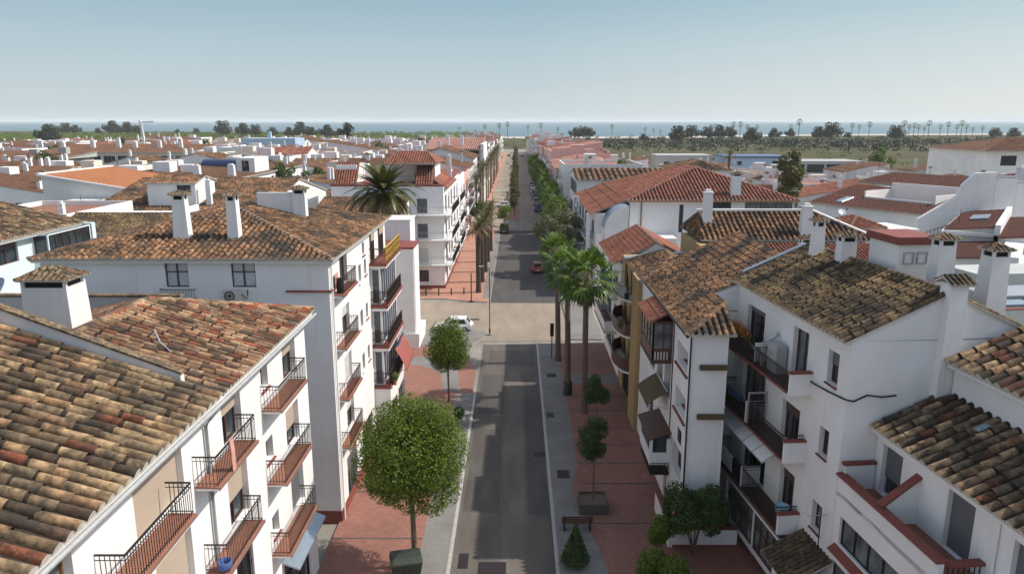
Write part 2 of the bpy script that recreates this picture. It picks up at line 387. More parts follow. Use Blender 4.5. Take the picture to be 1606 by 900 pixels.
# ------------------------------------------------------------------ windows (x along wall, y into wall, z up), cached meshes
CACHE = {}
def cached(key, fn, mats):
    if key not in CACHE:
        mb = MB(); fn(mb); CACHE[key] = mb.data(key[0], mats)
    return CACHE[key]
FR = {'brown': 'brown', 'wood': 'wood', 'alu': 'alu', 'iron': 'iron', 'white': 'signwhite', 'red': 'red'}
def window(parent, x, y, z, rz, w, h, frame='brown', shutter=0, shmat='shut_beige', cols=2, rows=1, glass='glass', sill=None, depth=.2, far=False, bars=False, name='window'):
    """opening lower-left at (x,y,z) on the wall face, rz = wall direction"""
    w = round(w, 2); h = round(h, 2); t = .055 if not far else .09
    def f(mb):
        d0, d1 = depth-.05, depth+.02
        mb.box(0, t, d0, d1, 0, h); mb.box(w-t, w, d0, d1, 0, h); mb.box(t, w-t, d0, d1, 0, t); mb.box(t, w-t, d0, d1, h-t, h)
        for i in range(1, cols):
            c = w*i/cols; mb.box(c-t*.7, c+t*.7, d0, d1-.003, t, h-t)
        for j in range(1, rows):
            c = h*j/rows; c = h*.62 if rows == 2 else c
            for i in range(cols):
                a0 = t if i == 0 else w*i/cols+t*.7; a1 = w-t if i == cols-1 else w*(i+1)/cols-t*.7
                mb.box(a0, a1, d0+.005, d1-.006, c-t*.5, c+t*.5)
        if bars:
            for i in range(1, int(w/.13)): mb.bar((i*.13, .03, 0), (i*.13, .03, h), .018)
            for j in (.2, .5, .8): mb.bar((0, .03, h*j), (w, .03, h*j), .018)
    wo = link(name, cached((name, 'frame', w, h, frame, cols, rows, depth, far, bars), f, M[FR[frame]]), parent, (x, y, z), rz)
    def g(mb): mb.poly([(0,depth+.005,0),(w,depth+.005,0),(w,depth+.005,h),(0,depth+.005,h)]); mb.poly([(0,depth+.15,0),(0,depth+.15,h),(w,depth+.15,h),(w,depth+.15,0)])
    link('pane', cached(('pane', w, h, glass, depth), g, M[glass]), wo)
    if shutter > 0:
        hs = h*shutter
        link('shutter', cached(('shutter', w, h, shutter, shmat, depth), lambda mb: mb.box(.02, w-.02, depth-.09, depth-.06, h-hs, h), M[shmat]), wo)
    if sill:
        link('sill', cached(('sill', w, sill, depth), lambda mb: mb.hexa([(-.05,-.1,-.09),(w+.05,-.1,-.09),(w+.05,depth,-.05),(-.05,depth,-.05)], [(-.05,-.1,-.04),(w+.05,-.1,-.04),(w+.05,depth,.0),(-.05,depth,.0)]), M[sill]), wo)
    return wo
def balcony(parent, x, y, z, rz, w, d, kind='iron', slab='terra', under='white', railh=1.0, rail='iron', th=.16, edge='red', sp=.12):
    """slab from wall face outwards (-y), left end at x"""
    w = round(w, 2)
    def f(mb):
        mb.box(0, w, -d, -.003, -th, -.04, 0); mb.box(-.04, w+.04, -d-.04, -.003, -.04, 0, 1)
        mb.hexa([(-.055,-d-.055,-th*.8),(w+.055,-d-.055,-th*.8),(w+.055,-d-.045,-th*.8),(-.055,-d-.045,-th*.8)], [(-.055,-d-.055,-.005),(w+.055,-d-.055,-.005),(w+.055,-d-.045,-.005),(-.055,-d-.045,-.005)], 2)
    bo = link('balcony', cached(('balcony', w, d, slab, under, th, edge), f, [M[under], M[slab], M[edge]]), parent, (x, y, z), rz)
    if kind == 'iron':
        def g(mb):
            e = .03
            c = [(e,-.0,0),(e,-d+e,0),(w-e,-d+e,0),(w-e,0,0)]
            for zz, ww in ((railh,.04),(.1,.022),(railh*.86,.018)):
                for a, b in ((0,1),(1,2),(2,3)):
                    mb.bar((c[a][0],c[a][1],zz), (c[b][0],c[b][1],zz), ww)
            n = int((w-2*e)/sp)
            for i in range(n+1): xx = e+(w-2*e)*i/n; mb.bar((xx,-d+e,0), (xx,-d+e,railh), .016 if sp > .08 else .022)
            k = max(1, int(d/sp))
            for i in range(1, k+1):
                for xx in (e, w-e): mb.bar((xx,-(d-e)*i/k,0), (xx,-(d-e)*i/k,railh), .016)
        link('railing', cached(('railing', w, d, railh, rail, sp), g, M[rail]), bo)
    elif kind == 'glass':
        def g(mb):
            mb.box(.02, w-.02, -d+.02, -d+.035, .05, railh-.02)
            for xx in (.02, w-.035): mb.box(xx, xx+.015, -d+.036, -.01, .05, railh-.02)
        ro = link('railing', cached(('railing', 'bar', w, d, railh), lambda mb: [mb.bar((0,-d+.027,railh), (w,-d+.027,railh), .05), mb.bar((.027,-d,railh), (.027,0,railh), .05), mb.bar((w-.027,-d,railh), (w-.027,0,railh), .05)] + [mb.bar((w*i/4,-d+.05,0), (w*i/4,-d+.05,railh), .03) for i in range(5)], M[rail]), bo)
        link('pane', cached(('pane', 'rail', w, d, railh), g, M['glassrail']), ro)
    elif kind == 'solid':
        link('parapet', cached(('parapet', w, d, railh, under), lambda mb: [mb.box(0, w, -d, -d+.14, 0, railh), mb.box(0, .14, -d+.14, -.003, 0, railh), mb.box(w-.14, w, -d+.14, -.003, 0, railh),
             mb.box(-.03, w+.03, -d-.03, -d+.17, railh, railh+.06, 1)], [M[under], M[edge]]), bo)
    return bo

# ------------------------------------------------------------------ buildings
class House:
    WALLM = ('white', 'red')
    def __init__(s, name, label, cat='house', loc=(0,0,0), rz=0, group=None, wall='white', base='red', far=False):
        s.root = thing(name, label, cat, loc, rz, group); s.w = MB(); s.roof = MB(); s.wall = wall; s.base = base; s.far = far; s.tm = None; s.chim = []; s.parts = []
    def face(s, o, deg, w, h, wins=(), depth=.2):
        """one facade with real recessed openings; wins: (a0,a1,z0,z1,opts) relative to o along the wall"""
        a = R(deg); u = np.array([math.cos(a), math.sin(a), 0]); inn = np.array([-math.sin(a), math.cos(a), 0]); o = np.array(o, float); Z = np.array([0,0,1.])
        xs = sorted({0, w} | {x for q in wins for x in q[:2]}); zs = sorted({0, h} | {z for q in wins for z in q[2:4]})
        P = lambda x, z, d=0: tuple(o + u*x + Z*z + inn*d)
        for i in range(len(xs)-1):
            z0 = None
            for j in range(len(zs)-1):
                cx, cz = (xs[i]+xs[i+1])/2, (zs[j]+zs[j+1])/2
                hole = any(q[0] < cx < q[1] and q[2] < cz < q[3] for q in wins)
                if not hole and z0 is None: z0 = zs[j]
                if (hole or j == len(zs)-2) and z0 is not None:
                    z1 = zs[j] if hole else zs[j+1]
                    s.w.poly([P(xs[i],z0), P(xs[i+1],z0), P(xs[i+1],z1), P(xs[i],z1)], 0); z0 = None
        for q in wins:
            x0,x1,z0,z1 = q[:4]; k = dict(q[4]) if len(q) > 4 else {}
            dp = k.pop('depth', depth); D = dp+.16
            for A, B in (((x0,z0),(x1,z0)),((x1,z0),(x1,z1)),((x1,z1),(x0,z1)),((x0,z1),(x0,z0))):
                s.w.poly([P(*A), P(*A,D), P(*B,D), P(*B)], 0)
            if k.pop('open', False):
                s.w.poly([P(x0,z0,D),P(x1,z0,D),P(x1,z1,D),P(x0,z1,D)], 0); continue
            if s.far: k['far'] = True
            x, y, z = P(x0, z0); window(s.root, x, y, z, a, x1-x0, z1-z0, depth=dp, **k)
    def box(s, x0, x1, y0, y1, z0, z1, S=(), E=(), W=(), N=None, cap=True, depth=.2):
        """rectangular block; windows given in absolute local coordinates (c0,c1,z0,z1,opts)"""
        rel = lambda L, f: [(min(f(q[0]), f(q[1])), max(f(q[0]), f(q[1])), q[2]-z0, q[3]-z0) + tuple(q[4:]) for q in L]
        s.face((x0,y0,z0), 0, x1-x0, z1-z0, rel(S, lambda c: c-x0), depth)
        s.face((x1,y0,z0), 90, y1-y0, z1-z0, rel(E, lambda c: c-y0), depth)
        s.face((x0,y1,z0), -90, y1-y0, z1-z0, rel(W, lambda c: y1-c), depth)
        s.face((x1,y1,z0), 180, x1-x0, z1-z0, rel(N or (), lambda c: x1-c), depth)
        if cap: s.w.poly([(x0,y0,z1),(x1,y0,z1),(x1,y1,z1),(x0,y1,z1)], 0)
    def balc(s, side, c0, c1, z, d, face, **k):
        """balcony on side; face = coordinate of that wall"""
        a = {'S': 0, 'E': 90, 'W': -90}[side]
        x, y = {'S': (c0, face), 'E': (face, c0), 'W': (face, c1)}[side]
        return balcony(s.root, x, y, z, R(a), c1-c0, d, **k)
    def plane(s, poly, **k): tiles(s.roof, poly, **k)
    def rid(s, p, q, **k): ridge(s.roof, p, q, **k)
    def gable(s, x0, x1, y0, y1, z, pitch, axis='Y', over=.35, **k):
        if axis == 'Y':
            xm = (x0+x1)/2; h = (xm-x0)*pitch; zo = z-over*pitch
            s.plane([(x1+over,y0-over*.5,zo),(x1+over,y1+over*.5,zo),(xm,y1+over*.5,z+h),(xm,y0-over*.5,z+h)], **k)
            s.plane([(x0-over,y1+over*.5,zo),(x0-over,y0-over*.5,zo),(xm,y0-over*.5,z+h),(xm,y1+over*.5,z+h)], **k)
            s.rid((xm,y0-over*.5,z+h),(xm,y1+over*.5,z+h), ln=.42 if k.get('ln',.4) < 1 else 3)
            for y in (y0, y1): s.w.poly([(x0,y,z),(x1,y,z),(xm,y,z+h-.06)] if y == y0 else [(x1,y,z),(x0,y,z),(xm,y,z+h-.06)], 0)
        else:
            ym = (y0+y1)/2; h = (ym-y0)*pitch; zo = z-over*pitch
            s.plane([(x0-over*.5,y0-over,zo),(x1+over*.5,y0-over,zo),(x1+over*.5,ym,z+h),(x0-over*.5,ym,z+h)], **k)
            s.plane([(x1+over*.5,y1+over,zo),(x0-over*.5,y1+over,zo),(x0-over*.5,ym,z+h),(x1+over*.5,ym,z+h)], **k)
            s.rid((x0-over*.5,ym,z+h),(x1+over*.5,ym,z+h), ln=.42 if k.get('ln',.4) < 1 else 3)
            for x in (x0, x1): s.w.poly([(x,y0,z),(x,ym,z+h-.06),(x,y1,z)] if x == x0 else [(x,y1,z),(x,ym,z+h-.06),(x,y0,z)], 0)
        return z+h
    def hip(s, x0, x1, y0, y1, z, pitch, over=.35, **k):
        x0 -= over; x1 += over; y0 -= over; y1 += over; zo = z-over*pitch
        hw = min(x1-x0, y1-y0)/2; h = hw*pitch
        if y1-y0 >= x1-x0: a, b = ((x0+x1)/2, y0+hw, zo+h), ((x0+x1)/2, y1-hw, zo+h)
        else: a, b = (x0+hw, (y0+y1)/2, zo+h), (x1-hw, (y0+y1)/2, zo+h)
        c = [(x0,y0,zo),(x1,y0,zo),(x1,y1,zo),(x0,y1,zo)]; same = math.dist(a, b) < .05
        if y1-y0 >= x1-x0:
            s.plane([c[0],c[1],a], **k); s.plane([c[1],c[2]] + ([a] if same else [b,a]), **k); s.plane([c[2],c[3],b], **k); s.plane([c[3],c[0]] + ([a] if same else [a,b]), **k)
            prs = ((c[0],a),(c[1],a),(c[2],b),(c[3],b))
        else:
            s.plane([c[0],c[1],b,a], **k); s.plane([c[1],c[2],b], **k); s.plane([c[2],c[3],a,b], **k); s.plane([c[3],c[0],a], **k)
            prs = ((c[0],a),(c[1],b),(c[2],b),(c[3],a))
        ln = .42 if k.get('ln', .4) < 1 else 3
        for p, q in prs: s.rid(p, q, ln=ln)
        if not same: s.rid(a, b, ln=ln)
        return zo+h
    def shed(s, x0, x1, y0, y1, z, pitch, up='W', over=.3, **k):
        """single slope rising towards `up`; z = height at the low wall"""
        if up in 'WE':
            run = x1-x0; zt = z+run*pitch; zo = z-over*pitch; o2 = over*.4
            if up == 'W':
                s.plane([(x1+over,y0-o2,zo),(x1+over,y1+o2,zo),(x0-o2,y1+o2,zt+o2*pitch),(x0-o2,y0-o2,zt+o2*pitch)], **k)
                s.w.poly([(x0,y0,z),(x1,y0,z),(x0,y0,zt-.05)]); s.w.poly([(x1,y1,z),(x0,y1,z),(x0,y1,zt-.05)]); s.w.poly([(x0,y1,z),(x0,y0,z),(x0,y0,zt-.05),(x0,y1,zt-.05)])
            else:
                s.plane([(x0-over,y1+o2,zo),(x0-over,y0-o2,zo),(x1+o2,y0-o2,zt+o2*pitch),(x1+o2,y1+o2,zt+o2*pitch)], **k)
                s.w.poly([(x0,y0,z),(x1,y0,z),(x1,y0,zt-.05)]); s.w.poly([(x1,y1,z),(x0,y1,z),(x1,y1,zt-.05)]); s.w.poly([(x1,y0,z),(x1,y1,z),(x1,y1,zt-.05),(x1,y0,zt-.05)])
        else:
            run = y1-y0; zt = z+run*pitch; zo = z-over*pitch; o2 = over*.4
            s.plane([(x0-o2,y0-over,zo),(x1+o2,y0-over,zo),(x1+o2,y1+o2,zt+o2*pitch),(x0-o2,y1+o2,zt+o2*pitch)], **k)
            s.w.poly([(x1,y0,z),(x1,y1,z),(x1,y1,zt-.05)]); s.w.poly([(x0,y1,z),(x0,y0,z),(x0,y1,zt-.05)]); s.w.poly([(x1,y1,z),(x0,y1,z),(x0,y1,zt-.05),(x1,y1,zt-.05)])
        return zt
    def parapet(s, x0, x1, y0, y1, z, h=.7, t=.22, coping=True, fl='terra'):
        for a in ((x0,x1,y0,y0+t),(x0,x1,y1-t,y1),(x0,x0+t,y0+t,y1-t),(x1-t,x1,y0+t,y1-t)):
            s.w.box(*a, z, z+h, 0)
            if coping: s.w.box(a[0]-.04, a[1]+.04, a[2]-.04, a[3]+.04, z+h+.002, z+h+.06, 1)
        s.w.poly([(x0+t,y0+t,z+.03),(x1-t,y0+t,z+.03),(x1-t,y1-t,z+.03),(x0+t,y1-t,z+.03)], 2)
    def chimney(s, x, y, z0, z1, w=.7, d=.5, cap='tile', rz=0, wall=None, taper=.85, name='chimney'):
        mb = MB(); a, b = w/2, d/2; k = taper
        mb.hexa([(-a,-b,0),(a,-b,0),(a,b,0),(-a,b,0)], [(-a*k,-b*k,z1-z0-.25),(a*k,-b*k,z1-z0-.25),(a*k,b*k,z1-z0-.25),(-a*k,b*k,z1-z0-.25)], 0)
        h = z1-z0-.25; a *= k; b *= k
        if cap == 'plain':
            mb.box(-a-.05, a+.05, -b-.05, b+.05, h, h+.09, 0); mb.box(-a*.6, a*.6, -b*.6, b*.6, h+.09, h+.3, 0)
        else:
            mb.box(-a*.86, a*.86, -b*.86, b*.86, h, h+.22, 1)
            for sx in (-1, 1):
                for sy in (-1, 1): mb.box(min(sx*a, sx*(a-.11)), max(sx*a, sx*(a-.11)), min(sy*b, sy*(b-.11)), max(sy*b, sy*(b-.11)), h, h+.22, 0)
            mb.box(-a-.08, a+.08, -b-.08, b+.08, h+.22, h+.28, 0)
            e = .12; t = h+.28
            if cap == 'tile':
                c = [(-a-e,-b-e,t),(a+e,-b-e,t),(a+e,b+e,t),(-a-e,b+e,t)]; rr = min(a, b)+e
                if a >= b: p, q = (-a-e+rr,0,t+rr*.5), (a+e-rr,0,t+rr*.5); L = [[c[0],c[1],q,p],[c[1],c[2],q],[c[2],c[3],p,q],[c[3],c[0],p]]
                else: p, q = (0,-b-e+rr,t+rr*.5), (0,b+e-rr,t+rr*.5); L = [[c[0],c[1],p],[c[1],c[2],q,p],[c[2],c[3],q],[c[3],c[0],p,q]]
                for pl in L:
                    pl = [pp for i, pp in enumerate(pl) if math.dist(pp, pl[i-1]) > .03]
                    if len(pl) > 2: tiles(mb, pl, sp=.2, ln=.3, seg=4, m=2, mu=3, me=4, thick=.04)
            else: mb.box(-a-e, a+e, -b-e, b+e, t, t+.08, 2)
        s.chim.append((mb, name, (x, y, z0), rz, wall or s.wall))
    def done(s, tile='t_tan', floor='terra'):
        s.w.build('wall', [M[s.wall], M[s.base], M[floor]], s.root)
        ro = None
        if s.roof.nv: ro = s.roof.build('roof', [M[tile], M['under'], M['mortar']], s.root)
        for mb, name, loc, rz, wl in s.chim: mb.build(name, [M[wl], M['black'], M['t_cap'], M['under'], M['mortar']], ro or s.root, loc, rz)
        return s.root
    def part(s, name, mb, mats, **k): return mb.build(name, mats, s.root, **k)

# ------------------------------------------------------------------ vegetation
def leaves(mb, cl, n, size, seed=1, m=0, m2=None, inner=.55, up=.25, asp=.55):
    """cl: rows (x,y,z,r[,rz]) of leaf clumps"""
    g = np.random.default_rng(seed); C = np.array(cl, float)
    if C.shape[1] == 4: C = np.concatenate([C, C[:,3:4]], 1)
    p = C[:,3]**2; p /= p.sum(); k = g.choice(len(C), n, p=p)
    d = g.normal(size=(n,3)); d /= np.linalg.norm(d, axis=1)[:,None]
    rr = inner + (1-inner)*g.random(n)**.6
    pos = C[k,:3] + d*(rr[:,None])*np.stack([C[k,3], C[k,3], C[k,4]], 1)
    nn = d + g.normal(size=(n,3))*.55 + np.array([0,0,up]); nn /= np.linalg.norm(nn, axis=1)[:,None]
    t = np.cross(nn, g.normal(size=(n,3))); t /= np.linalg.norm(t, axis=1)[:,None]; b = np.cross(nn, t)
    s = size*(.7+.6*g.random(n))[:,None]
    V = np.stack([pos-t*s*.5, pos+b*s*asp*.5+nn*s*.05, pos+t*s*.55, pos-b*s*asp*.5+nn*s*.05], 1).reshape(-1,3)
    F = np.arange(n*4).reshape(-1,4)
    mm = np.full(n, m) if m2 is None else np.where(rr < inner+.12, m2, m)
    mb.add(V, F, mm)
def clumps(cx, cy, cz, rx, rz, n, r, seed, fill=.25, bot=-.9, even=False):
    g = random.Random(seed); L = []
    if even:
        for i in range(n):
            z = 1-(i+.5)/n*(1-bot if bot > -1 else 2); a = i*2.39996; q = math.sqrt(max(0, 1-z*z)); f = (1-r/rx*.75)*g.uniform(.72,1.12)
            L.append((cx+q*math.cos(a)*rx*f, cy+q*math.sin(a)*rx*f, cz+z*rz*f, r*g.uniform(.65,1.3)))
        return L + clumps(cx, cy, cz, rx*.6, rz*.6, n//3, r*1.2, seed+1, .5, bot)
    while len(L) < n:
        d = Vector((g.gauss(0,1), g.gauss(0,1), g.gauss(0,1))).normalized()
        if d.z < bot: continue
        f = 1-r/rx*.6 if g.random() > fill else g.random()*.6
        L.append((cx+d.x*rx*f, cy+d.y*rx*f, cz+d.z*rz*f, r*g.uniform(.7,1.25)))
    return L
def trunk(mb, pts, r0, r1, n=8, m=0):
    k = len(pts); mb.tube(pts, [r0+(r1-r0)*i/(k-1) for i in range(k)], n, m)
def tree(name, label, loc, h, cr, ch, nleaf, lsize, leaf='leaf', core='leaf_core', tr=.12, seed=1, group=None, cr_n=30, cl_r=.8, bot=-.9, rz=0, crown_name='crown', cat='tree', fill=.25, even=False):
    root = thing(name, label, cat, loc, rz, group); g = random.Random(seed)
    cz = h-ch
    cl = clumps(0, 0, cz, cr, ch, cr_n, cl_r, seed, fill, bot, even)
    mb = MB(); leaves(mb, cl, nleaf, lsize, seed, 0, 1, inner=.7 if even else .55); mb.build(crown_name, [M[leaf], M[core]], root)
    t = MB(); mid = (g.uniform(-.1,.1), g.uniform(-.1,.1), cz*.55)
    trunk(t, [(0,0,-.05), mid, (g.uniform(-.1,.1), 0, cz-ch*.2)], tr, tr*.6)
    for c in cl[:max(3, cr_n//4)]: trunk(t, [(mid[0]*.8, mid[1]*.8, max(.4, cz-ch*.75)), ((c[0])*.45, c[1]*.45, (c[2]+cz-ch*.6)/2), c[:3]], tr*.45, tr*.12, 5)
    t.build('trunk', M['bark'], root)
    return root
def fan_palm(name, label, loc, h, seed=1, group=None, lean=(0,0), n=44, r=1.25, tr=.22, leaf='palm', skirt=14, bark='bark_palm', nb=15):
    root = thing(name, label, 'palm tree', loc, 0, group); g = random.Random(seed)
    top = Vector((lean[0], lean[1], h)); t = MB()
    K = 9; pts = [(lean[0]*(i/K)**1.6, lean[1]*(i/K)**1.6, h*i/K) for i in range(K+1)]
    t.tube(pts, [tr*(1.35 if i == 0 else 1.02-.25*i/K + (.04 if i == K else 0)) for i in range(K+1)], 10)
    for i in range(int(h/.22)):
        f = i*.22/h; p = Vector(pts[min(K, int(f*K))]).lerp(Vector(pts[min(K, int(f*K)+1)]), f*K-int(f*K)); rr = tr*(1.06-.25*f)
        t.lathe([(rr*.97,0),(rr*1.06,.05),(rr*.97,.12)], p, 10)
    t.build('trunk', M[bark], root)
    mb = MB(); V = []; F = []; mi = []
    for i in range(n+skirt):
        dry = i >= n
        az = i*2.399+g.uniform(-.2,.2); el = R(g.uniform(-62,-86)) if dry else R(80-125*((i+.5)/n)**.9+g.uniform(-6,6))
        d = Vector((math.cos(az)*math.cos(el), math.sin(az)*math.cos(el), math.sin(el)))
        pet = r*(.75 if dry else g.uniform(.8,1.1))*(.55 if dry else 1)
        sag = Vector((0,0,-.10 if not dry else 0))
        c0 = top + Vector((0,0,-.25 if dry else 0)) + d*.12; c = top + Vector((0,0,-.45 if dry else 0)) + d*pet + sag
        side = d.cross(Vector((0,0,1))).normalized(); upn = side.cross(d).normalized()
        b = len(V); w = .02
        V += [c0+side*w, c0-side*w, c-side*w*.6, c+side*w*.6]; F.append((b,b+1,b+2,b+3)); mi.append(1)
        bl = r*(.72 if not dry else .6)*g.uniform(.85,1.1); fold = g.uniform(.1,.35)
        for j in range(nb):
            t_ = (j/(nb-1)-.5)*2; an = t_*(1.9 if not dry else .8)
            e = d*math.cos(an) + side*math.sin(an) - upn*(fold*abs(t_)); e.normalize()
            l = bl*(1-.25*abs(t_))*g.uniform(.9,1.05); tip = c + e*l + Vector((0,0,-(.22+.2*g.random())*l)); midp = c + e*l*.6 + Vector((0,0,-.05*l))
            q = e.cross(upn).normalized()*(.05*r)
            b = len(V); V += [c, midp+q, tip, midp-q]; F.append((b,b+1,b+2,b+3)); mi.append(1 if dry else 0)
    mb.add([tuple(v) for v in V], F, np.array(mi)); mb.build('crown', [M[leaf], M['palm_dry']], root)
    return root
def date_palm(name, label, loc, h, seed=1, group=None, n=46, fl=3.6, tr=.34, leaf='date', nl=34, bark='bark_palm', skirt=.15):
    root = thing(name, label, 'palm tree', loc, 0, group); g = random.Random(seed)
    t = MB(); K = 8; t.tube([(0,0,h*i/K) for i in range(K+1)], [tr*(1.25 if i == 0 else 1-.12*i/K+(.2 if i >= K-1 else 0)) for i in range(K+1)], 10)
    for i in range(int(h/.3)): t.lathe([(tr*.95,0),(tr*1.08,.1),(tr*.92,.2)], (0,0,i*.3), 10)
    t.build('trunk', M[bark], root)
    V = []; F = []; mi = []
    for i in range(n):
        az = i*2.399+g.uniform(-.15,.15); f = (i+.5)/n; el = R(84-112*f**.85+g.uniform(-5,5)); L = fl*g.uniform(.85,1.08)*(1-.2*(1-f))
        h_ = Vector((math.cos(az), math.sin(az), 0)); pts = []; p = Vector((0,0,h)) + h_*.1; a = el
        S = 12
        for k in range(S+1):
            pts.append(p.copy()); d = h_*math.cos(a)+Vector((0,0,math.sin(a))); p = p + d*(L/S); a -= R(3.2+5.2*k/S)*(1.1 if f > .3 else .8)
        dry = f > 1-skirt
        side0 = h_.cross(Vector((0,0,1)))
        for k in range(S):
            d = (pts[k+1]-pts[k]).normalized(); w = .035*(1-k/S)+.008; b = len(V)
            V += [pts[k]+side0*w, pts[k]-side0*w, pts[k+1]-side0*w, pts[k+1]+side0*w]; F.append((b,b+1,b+2,b+3)); mi.append(1)
        for k in range(nl):
            s = .12+.88*(k+.5)/nl; x = s*S; q = int(min(S-1, x)); p = pts[q].lerp(pts[q+1], x-q); d = (pts[q+1]-pts[q]).normalized(); upn = side0.cross(d).normalized()
            ll = fl*.14*math.sin(math.pi*min(1, .18+s*.8))*g.uniform(.85,1.15)+.06
            for sg in (-1, 1):
                e = (side0*sg*.85 + d*.55 + upn*.28).normalized(); e2 = e*ll + Vector((0,0,-.12*ll)); ww = d*(.085*fl/3.6)
                b = len(V); V += [p-ww*.5, p+ww*.5, p+e2]; F.append((b,b+1,b+2)); mi.append(1 if dry or g.random() < .04 else 0)
    mb = MB(); tri = [(f, m_) for f, m_ in zip(F, mi)]
    mb.add([tuple(v) for v in V], F, np.array(mi)); mb.build('crown', [M[leaf], M['palm_dry']], root)
    return root

# ------------------------------------------------------------------ vehicles (x across, front towards +y)
def car(label, loc, rz, paint='paint_white', kind='car', group=None, cat='car'):
    root = thing('parked_'+kind, label, cat, loc, rz, group)
    van = kind == 'van'; truck = kind == 'pickup_truck'
    L = 4.9 if van or truck else 4.1; W = 1.9 if van or truck else 1.74; H = 2.15 if van else 1.75 if truck else 1.46; w = W/2
    def loft(secs, m=0):
        mb = MB(); n = len(secs[0]); V = [p for s_ in secs for p in s_]
        F = [(i*n+j, i*n+(j+1)%n, (i+1)*n+(j+1)%n, (i+1)*n+j) for i in range(len(secs)-1) for j in range(n)]
        mb.add(V, F, m, False); mb.poly(secs[0][::-1], m); mb.poly(secs[-1], m); return mb
    def sec(y, hw, z0, z1, r=.12): return [(-hw+r,y,z0),(hw-r,y,z0),(hw,y,z0+r),(hw,y,z1-r),(hw-r*1.3,y,z1),(-hw+r*1.3,y,z1),(-hw,y,z1-r),(-hw,y,z0+r)]
    deck = .95 if truck else 1.12 if van else .86
    prof = [(-L/2,.84,.38,deck-.1),(-L/2+.18,.95,.24,deck),(-L*.2,1,.22,deck+.03),(L*.2,1,.22,deck+.02),(L/2-.35,.96,.24,deck-.1),(L/2-.02,.8,.36,deck-.3)]
    body = loft([sec(y, w*a, z0, z1) for y, a, z0, z1 in prof])
    ya, yb, yc, yd = ((-L/2+.06,-L/2+.14,L*.14,L*.3) if van else (-L*.02,L*.02,L*.2,L*.33) if truck else (-L/2+.2,-L/2+.75,L*.08,L*.27))
    zt = H; z0 = deck-.02
    t = .78
    body.hexa([(-w*.93,ya,z0),(w*.93,ya,z0),(w*.93,yd,z0),(-w*.93,yd,z0)], [(-w*t,yb,zt),(w*t,yb,zt),(w*t,yc,zt),(-w*t,yc,zt)])
    if truck:
        body.box(-w*.98, -w*.9, -L/2+.02, -L*.03, deck, deck+.42); body.box(w*.9, w*.98, -L/2+.02, -L*.03, deck, deck+.42); body.box(-w*.9, w*.9, -L/2+.02, -L/2+.1, deck, deck+.42)
    body.build('body', M[paint], root)
    gl = MB(); e = .012
    def quad_on(a, b, c, d, s0=.12, s1=.88, t0=.2, t1=.88, off=(0,0,0)):
        a,b,c,d = map(Vector, (a,b,c,d)); P = lambda s_, t_: (a.lerp(b, s_)).lerp(d.lerp(c, s_), t_)+Vector(off)
        gl.poly([tuple(P(s0,t0)),tuple(P(s1,t0)),tuple(P(s1,t1)),tuple(P(s0,t1))])
    B = [(-w*.93,ya,z0),(w*.93,ya,z0),(w*.93,yd,z0),(-w*.93,yd,z0)]; T = [(-w*t,yb,zt),(w*t,yb,zt),(w*t,yc,zt),(-w*t,yc,zt)]
    if not van: quad_on(B[0],B[1],T[1],T[0], off=(0,-e,e))
    else:
        quad_on(B[0],B[1],T[1],T[0], .1,.46,.3,.85, off=(0,-e,0)); quad_on(B[0],B[1],T[1],T[0], .54,.9,.3,.85, off=(0,-e,0))
    quad_on(B[2],B[3],T[3],T[2], .06,.94,.12,.92, off=(0,e,e))
    for q, off in (((B[1],B[2],T[2],T[1]),(e,0,e)), ((B[3],B[0],T[0],T[3]),(-e,0,e))):
        if van: quad_on(*q, *( (.7,.93) if off[0] > 0 else (.07,.3)), .25, .85, off=off)
        else: quad_on(*q, .14, .47, .15, .85, off=off); quad_on(*q, .53, .86, .15, .85, off=off)
    gl.build('windscreen', M['glass'], root)
    for sx in (-1, 1):
        for yy in (-L*.3, L*.31):
            wh = MB(); wh.lathe([(.2,-.1),(.3,-.1),(.32,-.06),(.32,.06),(.3,.1),(.2,.1)], (0,0,0), 14)
            wo = wh.build('wheel', M['tyre'], root, (sx*(w-.1), yy, .32)); wo.rotation_euler = (0, R(90), 0)
            ri = MB(); ri.lathe([(.01,-.085),(.2,-.085),(.2,.085),(.01,.085)], (0,0,0), 10); ri.build('rim', M['alu'], wo)
        hl = MB(); hl.box(sx*w*.62-.14, sx*w*.62+.14, L/2-.2, L/2+.0, deck-.32, deck-.2); hl.build('headlight', M['signwhite'], root)
        tl = MB(); tl.box(sx*w*.78-.09, sx*w*.78+.09, -L/2-.02, -L/2+.1, deck-.24, deck-.06); tl.build('tail_light', M['lamp_red'], root)
    pl = MB(); pl.box(-.26,.26,-L/2-.025,-L/2+.03,.5,.61); pl.build('number_plate', M['signwhite'], root)
    return root
